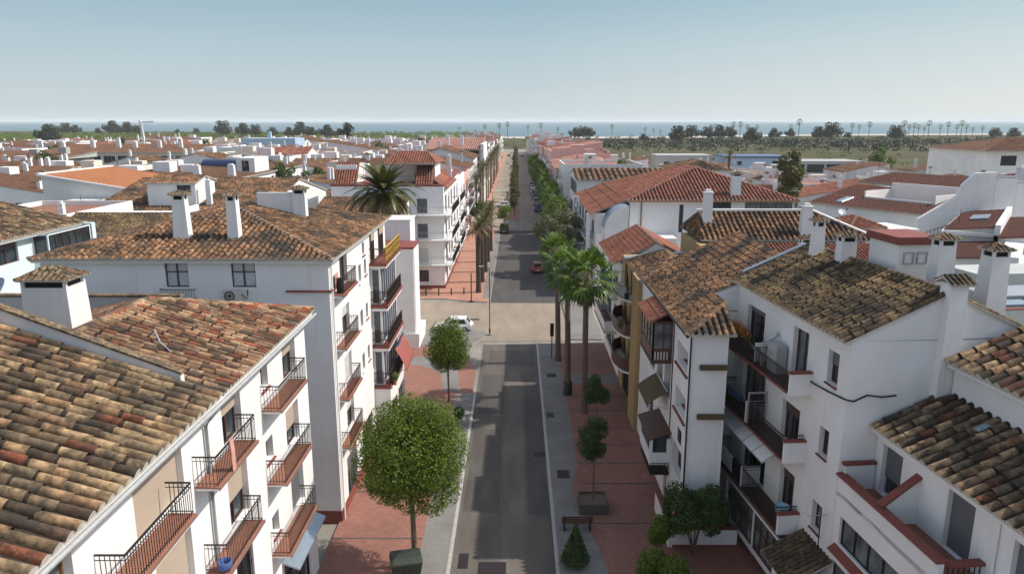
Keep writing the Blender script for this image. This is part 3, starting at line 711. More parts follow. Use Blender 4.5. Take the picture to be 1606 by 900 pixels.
# ================================================================== LEFT SIDE
# ---- near apartment house (foreground left)
b = House('apartment_house', 'long white apartment house with mossy mixed tile roof in the near left corner', 'house')
fx = -9.9
def dz(y0, y1, z0, z1, **k): return (y0, y1, z0, z1, dict(dict(frame='brown', cols=1, glass='glass'), **k))
door = dict(shutter=.45, cols=2)
E_ = [dz(13.3,14.55,11.8,13.0, frame='wood', glass='glassb', sill='red', depth=.28),
      dz(17.2,20.0,11.1,13.1, shutter=1, depth=.28), dz(17.9,20.1,8.0,10.0, shutter=1, depth=.28), dz(13.6,14.8,8.6,10, shutter=.6), dz(17.2,20,4.9,7, shutter=1),
      dz(23.0,24.7,11.02,12.95, depth=.3, **door), dz(23.0,24.8,7.92,9.95, depth=.3, shutter=.55, cols=2), dz(23.1,24.7,4.9,6.9, frame='iron', bars=True),
      dz(26.85,27.65,11.75,12.75, sill='red', depth=.3), dz(26.85,27.65,8.7,9.65, sill='red', depth=.3), dz(26.9,27.7,5.35,6.3, sill='red', depth=.3),
      dz(29.5,31.3,11.02,12.9, depth=.3, **door), dz(29.4,31.2,7.92,9.8, shutter=.6, cols=2, depth=.3), dz(29.5,31.3,4.82,6.7, shutter=1, shmat='shut_grey', depth=.3),
      dz(23.0,25.5,1.0,3.4, frame='iron', bars=True), dz(27.9,31.6,.5,3.7, frame='iron', cols=3, rows=2, depth=.15), dz(14,19,.6,3.4, frame='iron', cols=3, depth=.15)]
b.box(-27, fx, 6, 32.85, 0, 13.3, E=E_, cap=False)
b.w.box(fx+.002, fx+.03, 6.2, 27.7, 0, .5, 1)
S_ = .34
def rp(x, y, d=0): return (x, y, 13.4+S_*(-9.5-x)+d)
ye = 33.25
b.plane([rp(-9.5,22.45), rp(-9.5,ye), rp(-14.6,ye-5.1), rp(-14.6,22.45)], sp=.30, ln=.48, seg=6, jit=1.8, hgt=1.0)
b.rid(rp(-9.55,ye), rp(-14.6,ye-5.1)); b.rid(rp(-14.6,22.5), rp(-14.6,ye-5.0))
b.plane([(-19.7,ye,13.4),(-19.7,22.45,13.4),rp(-14.6,22.45),rp(-14.6,ye-5.1)], sp=.27, ln=.4)
b.plane([(-9.5,ye,13.4),(-19.7,ye,13.4),rp(-14.6,ye-5.1)], sp=.27, ln=.4)
roofA = b.roof; b.roof = MB()
b.plane([rp(-9.5,6), rp(-9.5,22.2), rp(-21,22.2), rp(-21,6)], sp=.40, ln=.7, seg=8, jit=1.7, hgt=1.15)
# white parapet between the two slopes
pm = MB()
y0, y1 = 22.2, 22.45
pm.hexa([rp(-10.75,y0,-.15),rp(-10.75,y1,-.15),rp(-17.6,y1,-.15),rp(-17.6,y0,-.15)], [rp(-10.75,y0,.3),rp(-10.75,y1,.3),rp(-17.6,y1,.62),rp(-17.6,y0,.62)], 0)
pm.hexa([rp(-10.7,y0-.05,.3),rp(-10.7,y1+.05,.3),rp(-17.6,y1+.05,.62),rp(-17.6,y0-.05,.62)], [rp(-10.7,y0-.05,.37),rp(-10.7,y1+.05,.37),rp(-17.6,y1+.05,.69),rp(-17.6,y0-.05,.69)], 1)
b.part('parapet', pm, [M['white2'], M['t_cap']])
# eave cornice, gutter, pipe
ev = MB(); ev.box(fx+.003, -9.56, 6, ye-.1, 13.08, 13.27); ev.box(fx+.003, -9.7, 6, ye-.2, 12.96, 13.08); b.part('cornice', ev, M['white'])
gt = MB(); gt.tube([(-9.44,6,13.22),(-9.44,ye,13.16)], .075, 8); b.part('gutter', gt, M['zinc'])
dp = MB(); dp.tube([(-9.44,21.55,13.15),(-9.6,21.55,12.9),(-9.8,21.55,12.6),(-9.8,21.55,.1)], .06, 8); b.part('downpipe', dp, M['zinc'])
for y in (0,):
    pass
for (c0, c1, z) in ((15.3,18.9,11.1),(20.6,24.0,11.02),(20.8,24.0,7.92),(26.7,30.3,11.02),(26.7,30.4,7.92),(26.6,30.6,4.82)):
    b.balc('E', c0, c1, z, .75, fx, railh=.98, edge='terra', th=.13)
b.chimney(-16.35, 25.2, 13.7, 16.62, 1.75, 1.3, taper=.9, wall='white2')
aw = MB(); aw.hexa([(fx+.003,27.6,3.75),(-9.15,27.6,3.45),(-9.15,31.9,3.45),(fx+.003,31.9,3.75)], [(fx+.003,27.6,3.85),(-9.15,27.6,3.52),(-9.15,31.9,3.52),(fx+.003,31.9,3.85)]); b.part('shop_canopy', aw, M['steel'])
near_roof = b.roof; b.roof = roofA
ro = b.done('t_red')
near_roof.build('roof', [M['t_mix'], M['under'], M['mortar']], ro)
NEAR = ro
# loose things of that house
def cloth(name, label, cat, pts, w, m, loc=(0,0,0), rz=0):
    mb = MB(); n = 7
    for i in range(len(pts)-1):
        for j in range(n):
            f0, f1 = j/n, (j+1)/n
            P = lambda p, f: (p[0]+w[0]*f, p[1]+w[1]*f+.02*math.sin(f*14+p[2]*3), p[2]+w[2]*f)
            for off in (0,):
                mb.poly([P(pts[i],f0),P(pts[i],f1),P(pts[i+1],f1),P(pts[i+1],f0)])
    o = tag(mb.build(name, M[m], None, loc, rz), label, cat)
    s = o.modifiers.new('thick', 'SOLIDIFY'); s.thickness = .012
    return o
cloth('hanging_towel', 'pink and white towel hung over the railing of the upper shuttered balcony', 'towel', [(-9.08,21.6,11.0),(-9.08,21.62,11.7),(-9.12,21.64,12.06),(-9.2,21.66,11.9)], (0,.28,.0), 'cloth_pink')
g_ = MB(); g_.lathe([(.02,0),(.16,.02),(.22,.1),(.24,.32),(.2,.34),(.18,.12),(.02,.06)], (0,0,0), 12)
tag(g_.build('bucket', M['cloth_blue'], None, (-9.35,20.95,7.93)), 'blue bucket on the near end of the middle left balcony', 'bucket')
# satellite dish at the left frame edge
def dish(label, loc, rz, r=.5, tilt=40, mat='steel'):
    root = thing('satellite_dish', label, 'dish', loc, rz)
    d = MB(); prof = [(.001,0)] + [(r*k/6, .28*r*(k/6)**2) for k in range(1,7)] + [(r*1.02,.3*r)] + [(r*k/6, .28*r*(k/6)**2-.015) for k in range(5,0,-1)] + [(.001,-.015)]
    d.lathe(prof, (0,0,0), 20); o = d.build('reflector', M[mat], root, (0,0,.75)); o.rotation_euler = (R(tilt),0,0)
    p = MB(); p.tube([(0,.12,0),(0,.12,.7),(0,.02,.75)], .03, 6); p.bar((-.2,.12,.01),(.2,.12,.01),.05); p.build('mast', M['zinc'], root)
    a = MB(); ca, sa = math.cos(R(tilt)), math.sin(R(tilt)); a.tube([(0,-r*ca,.75-r*sa+.05),(0,-.55*r*ca-.5*sa-.1,.95+.2)], .012, 5); a.box(-.04,.04,-.55*r*ca-.5*sa-.16,-.55*r*ca-.5*sa-.06,1.1,1.2); a.build('feed_arm', M['iron'], root)
    return root
dish('dark blue satellite dish beside the big soot-stained chimney', (-16.9,22.9,15.75), R(-35), .62)
wire = MB(); wire.tube([rp(-12.9,24.6,.1),rp(-12.6,24.5,.45),rp(-12.3,24.2,.2),rp(-11.8,23.9,.12)], [.05,.04,.03,.02], 6); tag(wire.build('flashing_strip', M['zinc']), 'bent grey metal strip lying on the reddish tiles near the chimney', 'metal strip')

# ---- yard wall between the near house and the hip-roofed block
w_ = MB(); w_.box(-26,-16.2,34.2,34.5,0,13.75); w_.box(-26.05,-16.15,34.14,34.56,13.752,13.85,1); tag(w_.build('party_wall', [M['grey'], M['t_cap']]), 'grey rendered party wall with mossy coping behind the near chimney', 'wall')

# ---- hip-roofed block
b = House('apartment_block', 'white five-storey block with orange-brown hipped roof and three chimneys', 'building')
X0, X1, Y0, Y1, ZE = -24.7, -9.75, 37.2, 53.8, 15.1
br2 = dict(frame='brown', cols=2, rows=2, glass='curtain', depth=.14)
S_w = [(-18.25,-17.05,13.55,14.85,br2), (-14.8,-13.55,13.55,14.85,br2), (-21.9,-20.8,10.3,11.6,br2)]
E_w = []
for k, z in enumerate((13.0,10.05,7.15,4.3)):
    E_w.append((39.6,41.4,z+.02,z+1.72,dict(frame='brown', cols=2, shutter=(.0,.4,1,.35)[k], shmat='shut_white', depth=.25)))
    if z < 13: E_w += [(44.3,45.0,z+2.15,z+3.25,dict(frame='brown', cols=1, sill='white', depth=.25)), (46.0,46.6,z+2.3,z+3.3,dict(frame='brown', cols=1, sill='terra', depth=.25))]
E_w += [(45.6,46.3,13.7,14.5,dict(frame='brown', cols=1, sill='red')), (39,41.5,.4,3,dict(frame='alu', cols=2, shutter=.4, shmat='shut_grey')), (43.5,46.5,.4,3,dict(frame='brown', cols=3))]
b.box(X0, X1, Y0, Y1, 0, ZE, S=S_w, E=E_w, cap=False)
# projecting glazed gallery at the far end
gx = -8.65
for k, z in enumerate((4.05,6.95,9.75)):
    b.w.box(X1-.1, gx, 47.6, 53.8, z-.2, z, 0); b.w.box(X1-.1, gx+.06, 47.55, 53.85, z+.002, z+.2, 1)
    b.face((gx-.4,47.8,z+.2), 90, 6.0, 2.55, [(.1,5.9,.05,2.45,dict(frame='white', cols=7, rows=1, depth=.06, glass='glass'))])
    b.face((X1,47.8,z+.2), 0, gx-.4-X1, 2.55, [(.08,gx-.4-X1-.08,.05,2.45,dict(frame='white', cols=1, rows=1, depth=.05))])
    rr = MB()
    for zz in (z+.22,z+.6,z+1.12): rr.bar((gx-.03,47.62,zz),(gx-.03,53.75,zz),.05); rr.bar((X1,47.62,zz),(gx-.03,47.62,zz),.05)
    for i in range(52): rr.bar((gx-.03,47.62+i*.12,z+.2),(gx-.03,47.62+i*.12,z+1.12),.03)
    for i in range(9): rr.bar((X1+.05+i*.12,47.62,z+.2),(X1+.05+i*.12,47.62,z+1.12),.03)
    b.part('railing', rr, [M['rust']])
b.w.box(X1-.1, gx, 47.6, 53.8, 12.47, 12.62, 0); b.w.box(X1-.1, gx+.05, 47.55, 53.85, 12.622, 12.78, 1)
b.face((gx,47.6,.0), 90, 6.2, 3.86, [(.4,2.6,.1,2.8,dict(frame='wood', cols=2)), (3.2,5.8,.1,2.8,dict(frame='alu', cols=3))])
b.face((X1,47.6,0), 0, gx-X1, 3.86)
yr = MB()
for (p, q) in (((gx-.02,47.7),(gx-.02,53.7)),((X1,47.7),(gx-.02,47.7))):
    yr.bar((*p,12.8),(*q,12.8),.05); yr.bar((*p,13.75),(*q,13.75),.06); yr.bar((*p,13.3),(*q,13.3),.03)
for i in range(24): yr.bar((gx-.02,47.7+i*.26,12.78),(gx-.02,47.7+i*.26,13.75),.02)
for i in range(11): yr.bar((gx-.02,47.7+i*.55,12.85),(gx-.02,48.25+i*.55,13.7),.05,None,1); yr.bar((gx-.02,48.25+i*.55,12.85),(gx-.02,47.7+i*.55,13.7),.05,None,1)
yr.bar((gx-.05,47.7,13.8),(gx-.05,53.7,13.8),.09,None,1)
b.part('railing', yr, [M['rust'], M['yellow']])
for (a0,a1) in ((48,49.2),(51,52.6)): window(b.root, X1, a0, 12.8, R(90), a1-a0, 2.0, 'brown', .3, depth=-.03, cols=2, name='door')
b.hip(X0, X1, Y0, Y1, ZE+.06, .235, over=.36, sp=.34, ln=.46, seg=5, jit=1.3)
co = MB()
for a in ((X0-.3,X1+.3,Y0-.3,Y0-.003),(X1+.003,X1+.3,Y0-.003,Y1)): co.box(*a, ZE-.22, ZE-.06)
b.part('cornice', co, M['white'])
for z in (13.0,10.05,7.15,4.3): b.balc('E', 37.75, 41.3, z, .55, X1, railh=.9, rail='rust', slab='terra')
lg = MB(); lg.box(-12.0,X1,Y0-.14,Y0-.003,13.32,13.4); lg.box(-9.8,-9.6,Y0-.14,Y0+3,13.32,13.4); b.part('ledge', lg, M['red'])
ba = MB()
for zz in (13.0,13.48): ba.bar((-18.5,Y0-.22,zz),(-16.75,Y0-.22,zz),.035); ba.bar((-18.5,Y0-.22,zz),(-18.5,Y0,zz),.03); ba.bar((-16.75,Y0-.22,zz),(-16.75,Y0,zz),.03)
for i in range(14): ba.bar((-18.5+i*1.75/13,Y0-.22,13.0),(-18.5+i*1.75/13,Y0-.22,13.48),.016)
b.part('window_guard', ba, M['iron'])
dpm = MB(); dpm.tube([(X1+.1,Y0+.25,ZE-.1),(X1+.1,Y0+.25,.1)], .05, 7); b.part('downpipe', dpm, M['white'])
pl = MB(); pl.box(X0,X1+.03,Y0-.035,Y0-.003,0,.75); pl.box(X1+.003,X1+.035,Y0,47.55,0,.75); b.part('plinth', pl, M['red'])
b.chimney(-18.3, 39.8, 15.6, 18.1, .85, .6, taper=.8); b.chimney(-15.45, 39.8, 15.5, 18.05, .62, .6, taper=.85); b.chimney(-13.7, 46.4, 15.9, 17.8, .8, .6, taper=.95)
b.w.box(-16.4,-13.9,46.3,46.55,16.2,17.6,0)
b.done('t_tan')
def awning(label, x, y0, y1, z, drop, reach, mat, side=1, fr='iron'):
    root = thing('window_awning', label, 'awning', (x, (y0+y1)/2, z)); h = (y1-y0)/2; a = MB(); n = 6
    for i in range(n):
        f0, f1 = i/n, (i+1)/n; s = lambda f: (side*reach*f, -drop*(f**1.25))
        (xa,za),(xb,zb) = s(f0), s(f1)
        a.hexa([(xa,-h,za-.015),(xb,-h,zb-.015),(xb,h,zb-.015),(xa,h,za-.015)], [(xa,-h,za+.015),(xb,-h,zb+.015),(xb,h,zb+.015),(xa,h,za+.015)])
    a.box(min(side*reach,side*(reach+.02)), max(side*reach,side*(reach+.02)), -h, h, -drop-.22, -drop+.0)
    a.build('canvas', M[mat], root)
    f = MB()
    for yy in (-h+.05, h-.05): f.bar((0,yy,-drop-.3),(side*reach,yy,-drop-.02),.03)
    f.tube([(side*.06,-h,.06),(side*.06,h,.06)], .06, 7); f.build('arm_frame', M[fr], root); return root
awning('faded red striped awning let down over the shopfront of the hip-roofed block', gx+.02, 49.6, 53.4, 6.3, 1.5, .8, 'awn_red')
def ac_unit(label, loc, rz=0, sc=1):
    root = thing('air_conditioner', label, 'air conditioner', loc, rz); m = MB(); m.box(-.45,.45,-.3,0,0,.62); m.build('casing', M['casing'], root)
    f = MB(); f.lathe([(.26,0),(.26,.03),(.22,.03),(.2,.0)], (0,0,0), 16); f.lathe([(.001,.02),(.07,.02),(.07,.0)], (0,0,0), 10)
    for i in range(8): t = i*math.pi/4; f.bar((.06*math.cos(t),.06*math.sin(t),.012),(.24*math.cos(t),.24*math.sin(t),.012),.02)
    fo = f.build('fan_grille', M['iron'], root, (-.12,-.302,.31)); fo.rotation_euler = (R(90),0,0)
    k = MB(); k.bar((-.35,-.28,-.04),(-.35,0,-.04),.04); k.bar((.35,-.28,-.04),(.35,0,-.04),.04); k.build('bracket', M['zinc'], root); root.scale = (sc,sc,sc); return root
ac_unit('white air conditioner under the second upper window of the hip-roofed block', (-14.75,Y0-.01,12.85))
cb = MB(); cb.tube([(-14.3,Y0-.12,13.2),(-14.05,Y0-.12,12.95),(-14.0,Y0-.1,13.2),(-14.0,Y0-.06,13.45)], .025, 6); tag(cb.build('cable', M['iron']), 'black cable looping up from the wall air conditioner', 'cable')
# balcony clutter
s_ = MB(); s_.lathe([(.18,0),(.2,.05),(.2,.75),(.05,.85)], (0,0,0), 10); tag(s_.build('gas_bottle', M['black'], None, (-9.45,38.3,13.0)), 'black barrel standing on the top balcony of the hip-roofed block', 'barrel')
cloth('hanging_cloth', 'pink cloth hung in the top balcony of the hip-roofed block', 'cloth', [(-9.6,37.9,13.3),(-9.6,37.95,14.1)], (0,.7,0), 'cloth_pink')
cloth('hanging_cloth', 'blue sheet drying under the glazed gallery beside the red awning', 'cloth', [(-8.5,50.6,4.9),(-8.5,50.6,6.3)], (0,1.3,0), 'cloth_blue')
pz = thing('potted_plant', 'yellow-green potted plant on the lowest gallery behind the red awning', 'plant', (-8.45,48.3,4.1)); q = MB(); q.lathe([(.12,0),(.17,.3),(.15,.3),(.1,.02)], (0,0,0), 9); q.build('pot', M['terra'], pz); q = MB(); leaves(q, [(0,0,.6,.3)], 160, .16, 3); q.build('foliage', M['leaf_lime'], pz)

# ---- corner tower
b = House('corner_tower', 'slim white tower with red coping where the side street meets the avenue', 'building', wall='white')
b.box(-13.4,-9.95,69.5,73.5,0,10.0); b.w.box(-13.46,-9.89,69.44,73.56,10.002,10.18,1); b.box(-13.35,-10.75,73.503,77,0,12.2); b.w.box(-13.45,-10.65,73.4,77.1,12.203,12.32,0)
b.w.box(-13.43,-9.6,69.3,74.5,0,.75,0); b.w.box(-13.45,-9.55,69.25,74.55,.752,1.6,0); b.w.box(-13.42,-9.92,69.47,69.5,.0,.1,1)
b.w.tube([(-9.85,69.4,10),(-9.85,69.4,1.6)], .05, 6)
pv = MB(); pv.lathe([(.42,0),(.42,.03)], (0,0,0), 20); 
o = None
b.done()
ov = thing('wall_plaque', 'dark oval plaque on the front of the slim white tower', 'plaque', (-11.6,69.48,5.9)); pm = MB(); pm.lathe([(.001,0),(.42,0),(.42,.04),(.001,.05)], (0,0,0), 20); po = pm.build('plate', M['rust'], ov); po.rotation_euler = (R(90),0,0); po.scale = (1,.36,1)

# ---- corner block with railed balconies and tiled roof terrace
b = House('corner_block', 'white corner block with red-tiled roof terrace and wraparound balconies', 'building')
X0, X1, Y0, Y1 = -24.2, -9.55, 96, 122; ZT = 13.7
Sw = []; Ew = []
for k, z in enumerate((1.0,3.6,6.9,10.2)):
    Sw.append((-13.05,-11.7,z+(.0 if k == 0 else .0),z+(1.9 if k else 1.6),dict(frame='iron', cols=2, shutter=1 if k < 3 else .5, shmat=('shut_brown','shut_white','shut_grey','shut_grey')[k])))
    if k: Sw.append((-16.3,-15.4,z,z+1.9,dict(frame='iron', cols=1, rows=2)))
    for y in (98.2,102.4,106.6,112,117): Ew.append((y,y+2.2,z-.2,z+2.1,dict(frame='iron', cols=3, glass='glass', shutter=.3 if y in (102.4,117) else 0, shmat='shut_white')))
b.box(X0,X1,Y0,Y1,0,ZT, S=Sw, E=Ew)
b.w.box(X0-.1,X1+.08,Y0-.08,Y1,ZT+.002,ZT+.22,1)
for z in (3.4,6.7,10.0):
    b.balc('S', -14.9, X1+1.1, z, .7, Y0, kind='iron', sp=.3, railh=1.05, rail='alu', slab='white', edge='white')
    b.balc('E', 96.2, 108.6, z, 1.1, X1, kind='iron', sp=.2, railh=1.05, rail='iron', slab='white', edge='white')
    b.balc('E', 110.5, 120.8, z, 1.1, X1, kind='iron', railh=1.05, rail='iron', slab='white', edge='white', sp=.18)
# roof terrace: tiled cheeks, open frames, tiled canopy
b.box(-13.2,-10.9,99,106,ZT+.22,16.4); b.box(-23.9,-21.2,98,104,ZT+.22,16.3)
b.plane([(-13.3,96.4,ZT+.3),(-11.0,96.4,ZT+.3),(-11.0,98.9,16.5),(-13.3,98.9,16.5)], sp=.34, ln=.5, seg=4)
b.plane([(-23.9,96.4,ZT+.3),(-20.9,96.4,ZT+.3),(-20.9,98.9,16.6),(-23.9,98.9,16.6)], sp=.34, ln=.5, seg=4)
b.plane([(-18,97.4,16.5),(-10.6,97.4,16.5),(-12.2,102,17.9),(-16,102,17.9)], sp=.34, ln=.5, seg=4); b.rid((-12.2,102,17.9),(-10.6,97.5,16.6)); b.rid((-16,102,17.9),(-12.2,102,17.9))
b.plane([(-10.6,97.4,16.5),(-10.6,108,16.5),(-12.2,102,17.9)], sp=.34, ln=.5, seg=4); b.plane([(-10.6,112,16.0),(-18,112,16.0),(-16,102,17.9),(-12.2,102,17.9)], sp=.34, ln=.5, seg=4)
b.w.box(-17.6,-13.3,101,101.3,ZT+.22,16.5); b.w.box(-21.0,-17.7,102.5,102.8,ZT+.22,15.9)
b.plane([(X1+.4,97,ZT-.4),(X1+.4,112,ZT-.4),(X1-1.4,112,ZT+.9),(X1-1.4,97,ZT+.9)], sp=.34, ln=.5, seg=4)
pf = MB()
for x in (-17.6,-13.4): pf.bar((x,97.5,ZT+.2),(x,97.5,16.4),.12)
pf.bar((-17.7,97.5,16.42),(-13.3,97.5,16.42),.14); pf.bar((-17.6,97.5,14.9),(-13.4,97.5,14.9),.05)
for i in range(12): pf.bar((-17.4+i*.35,97.5,ZT+.3),(-17.4+i*.35,97.5,14.9),.025)
b.part('pergola_frame', pf, M['wood'])
b.chimney(-9.95, 109.6, ZT, 17.2, .6, .6, 'plain'); b.chimney(-22.9,97.6,ZT+.2,15.2,.5,.4,'plain')
pl = MB(); pl.box(X0,X1+.05,Y0-.05,Y0-.003,.0,.5); pl.box(X1+.003,X1+.05,Y0,Y1,0,.7); b.part('plinth', pl, M['red'])
b.done('t_brick')

# ---- tall canary palm behind the hip-roofed block
date_palm('date_palm', 'large arching date palm rising behind the hip-roofed block', (-14.7,81.5,0), 14.3, 5, fl=5.3, n=72, nl=52)
b = House('side_street_house', 'low white house with blue balcony and arched window behind the big date palm', 'house')
b.box(-24,-13.5,80.5,92,0,10.4, S=[(-15.2,-14.3,6.2,8.3,dict(frame='iron', cols=2)),(-15.3,-14.2,2.6,4.6,dict(frame='iron', cols=2)),(-20,-18.8,6.2,8.3,dict(frame='iron', cols=2))])
bl = MB(); bl.box(-16.2,-13.4,79.6,80.497,8.9,9.5); b.part('balcony', bl, M['cloth_blue'])
b.shed(-24,-13.5,80.5,92,10.4,.2,'N', sp=.34, ln=.5, seg=4); b.done('t_tan')
# ================================================================== RIGHT SIDE
LR = (13.4, 28.15, 0); RZ = R(5.6)
def at(lx, ly, z): return (13.4+math.cos(RZ)*lx-math.sin(RZ)*ly, 28.15+math.sin(RZ)*lx+math.cos(RZ)*ly, z)
# ---- house with the mossy roof and three tiers of balconies
b = House('balcony_house', 'white house with olive mossy tile roof and three tiers of balconies', 'house', LR, RZ)
dk = dict(frame='brown', cols=2, depth=.28)
W_ = [(7.9,10.05,10.3,12.5,dict(dk, shutter=.15, shmat='shut_grey')), (3.35,4.8,10.3,12.75,dict(dk, glass='glassb')), (.75,1.62,11.2,12.62,dict(dk, cols=1, shutter=.45, shmat='shut_grey', sill='red')),
      (3.55,5.3,7.02,9.0,dict(dk, shutter=.3, shmat='shut_brown')), (7.3,10.1,7.02,9.3,dict(dk, cols=3, glass='glassb')), (.95,1.72,7.85,9.12,dict(dk, cols=1, sill='red')),
      (3.5,4.95,3.42,5.75,dict(dk, cols=3, shutter=.25, shmat='shut_brown')), (6.6,9.6,3.42,5.6,dict(dk, cols=3)), (.9,1.75,4.3,5.62,dict(dk, cols=1, sill='red', glass='glassb')), (.3,1.6,1.0,2.6,dict(dk, cols=2))]
b.box(0, 8.4, 0, 11.5, 0, 13.42, W=W_, cap=False)
P_ = .46
b.plane([(-.3,11.65,13.42),(-.3,-.12,13.42),(3.9,-.12,13.42+4.2*P_),(3.9,11.65,13.42+4.2*P_)], sp=.34, ln=.5, seg=5, jit=1.5)
b.plane([(8.7,-.12,13.15),(8.7,11.65,13.15),(3.9,11.65,13.42+4.2*P_),(3.9,-.12,13.42+4.2*P_)], sp=.25, ln=.34, seg=5, jit=1.5)
b.rid((3.9,-.12,15.36),(3.9,11.65,15.36))
b.w.poly([(0,0,13.42),(8.4,0,13.42),(8.4,0,13.2),(3.9,0,15.22),(0,0,13.45)][:1]+[(8.4,0,13.3),(3.9,0,15.24)]); b.w.poly([(8.4,11.5,13.3),(0,11.5,13.42),(3.9,11.5,15.24)])
for c, cap in (((-.3,-.12),0),):
    vg = MB()
    for i in range(13): vg.box(-.22+i*.33, -.22+i*.33+.02, -.14, -.1, 13.4+i*.33*P_, 13.42+i*.33*P_)
for z, rh in ((10.25,.85),(7.0,1.05),(3.4,1.1)):
    spans = ((3.0,6.75),(6.85,10.9)) if z > 10 else ((3.0,7.1),(7.2,10.9))
    for c0, c1 in spans: b.balc('W', c0, c1, z, 1.0, 0, railh=rh, rail='iron', slab='brown', under='white', edge='red' if z > 4 else 'wood', sp=.1)
    b.w.box(-1.0, -.003, 2.75, 2.92, z-.16, z+.85, 0); b.w.box(-1.06, -.003, 2.70, 2.97, z+.852, z+.93, 1)
    if z < 10: b.w.box(-1.0,-.003,7.08,7.22,z+.0,z+1.1,0)
b.w.box(-.9,-.003,6.75,6.85,10.3,11.3,0)
# white partition with arched frame, cabinet
fm = MB()
for dx in (0,.12): fm.tube([(-.85+dx,6.2,10.3)]+[(-.85+dx+.75*math.sin(t*math.pi/12), 6.2, 11.55+.95*(1-math.cos(t*math.pi/12))*.55) for t in range(7)], .03, 6)
b.part('awning_arm', fm, [M['zinc']])
# glazed enclosure under the lowest balcony
b.face((-1.0,9.0,.95), -90, 7.4, 2.2, [(.1,3.6,.1,2.05,dict(frame='brown', cols=5, rows=2, glass='glassb', depth=.06)),(3.8,7.3,.1,2.05,dict(frame='brown', cols=5, rows=2, glass='glassb', depth=.06))])
b.w.box(-1.0,-.003,1.6,9.0,.75,.95,0); b.face((-1.0,1.6,.95), 0, .997, 2.2, [(.12,.9,.1,2.0,dict(frame='brown', cols=1, glass='glassb', depth=.06))]); b.w.box(-.997,-.003,8.8,9.0,.95,3.2,0)
for y in (8.6,5.2,2.0): b.w.box(-.95,-.65,y,y+.3,0,.75,1)
# little tiled lean-to
b.plane([(-1.9,2.4,2.75),(-1.9,-.3,2.75),(-.004,-.3,3.75),(-.004,2.4,3.75)], sp=.27, ln=.4)
b.w.box(-1.75,-.003,-.2,1.5,0,2.7,0)
# pilaster and big chimneys
b.w.hexa([(3.5,-.42,7),(4.55,-.42,7),(4.55,-.003,7),(3.5,-.003,7)],[(3.66,-.36,15.75),(4.38,-.36,15.75),(4.38,.3,15.75),(3.66,.3,15.75)],0)
tiles(b.roof, [(3.5,-.55,15.78),(4.55,-.55,15.78),(4.55,.0,16.05),(3.5,.0,16.05)], sp=.2, ln=.3); tiles(b.roof, [(4.55,.5,15.78),(3.5,.5,15.78),(3.5,.0,16.05),(4.55,.0,16.05)], sp=.2, ln=.3)
b.chimney(5.55, 3.0, 14.0, 17.0, .9, .75, taper=.82); b.chimney(6.9, 1.6, 13.5, 16.75, .95, .9, taper=.8)
b.chimney(3.75, 7.6, 15.0, 16.45, .8, .6, taper=.95); b.chimney(3.4, 9.8, 15.0, 16.9, .6, .55, taper=.85)
b.w.box(4.35,6.15,4.3,6.6,13.9,16.55,0); b.w.box(4.2,6.3,4.15,6.75,16.552,16.9,1)
for x0 in (4.6,5.25): window(b.root, x0, 4.297, 15.65, 0, .5, .55, 'alu', depth=.0, cols=1)
lead = MB(); lead.tube([(4.25,4.1,14.95),(6.2,4.1,14.6)], .06, 5); lead.tube([(.2,11.55,13.9),(3.7,11.6,15.4)], .1, 6); b.part('flashing', lead, [M['steel']])
bp = MB(); bp.box(-.003-.03,-.003,-.0,2.7,.0,.5); b.part('plinth', bp, [M['red']])
b.done('t_olive')
# things on those balconies
def flowerbox(label, p, rz, w, seed=1):
    root = thing('flower_box', label, 'flower box', p, rz); m = MB(); m.box(-w/2,w/2,-.13,.13,0,.22); m.build('trough', M['terra'], root)
    m = MB(); leaves(m, [(-w/2+.2+i*(w-.4)/6, 0, .38+.08*(i%2), .3) for i in range(7)], 900, .11, seed, 0); m.build('foliage', M['leaf_dark'], root)
    m = MB(); leaves(m, [(-w/2+.2+i*(w-.4)/6, -.05, .5+.1*(i%3), .26) for i in range(7)], 380, .12, seed+1, 0, inner=.8); m.build('flowers', M['flower'], root)
    return root
flowerbox('orange flowers in a trough along the top balcony of the mossy-roofed house', at(-.72,9.3,10.75), RZ-R(90), 2.6, 5)
cab = thing('storage_cabinet', 'white storage cabinet on the top balcony under a curved frame', 'cabinet', at(-.35,5.6,10.27), RZ); m = MB(); m.box(-.25,.25,-.5,.5,0,1.35); m.build('case', M['grey'], cab); m = MB(); m.box(-.262,-.252,-.12,.12,.9,.98); m.build('label_plate', M['zinc'], cab)
def pt_local(root_loc, rz): pass
sh = cloth('hanging_sheet', 'white sheet with dark stripes hung over the lowest balcony rail of the mossy-roofed house', 'sheet', [(0,0,-.85),(-.03,0,-.4),(-.02,0,.05),(.1,0,.02)], (0,-2.1,0), 'cloth_white', at(-1.06,10.3,4.5), RZ)
tw = cloth('hanging_cloth', 'blue cloth laid over the middle balcony rail of the mossy-roofed house', 'cloth', [(0,0,-.3),(-.03,0,.0),(.2,0,.02)], (0,-1.3,0), 'cloth_blue', at(-1.02,9.2,8.08), RZ)
tb = thing('wash_tub', 'pale blue plastic tub on the near end of the lowest balcony', 'tub', at(-.5,3.5,4.0)); m = MB(); m.lathe([(.02,0),(.25,.0),(.34,.3),(.36,.3),(.3,.05)], (0,0,0), 14); m.build('basin', plain('pale_blue_plastic', (.35,.55,.62), .4), tb)
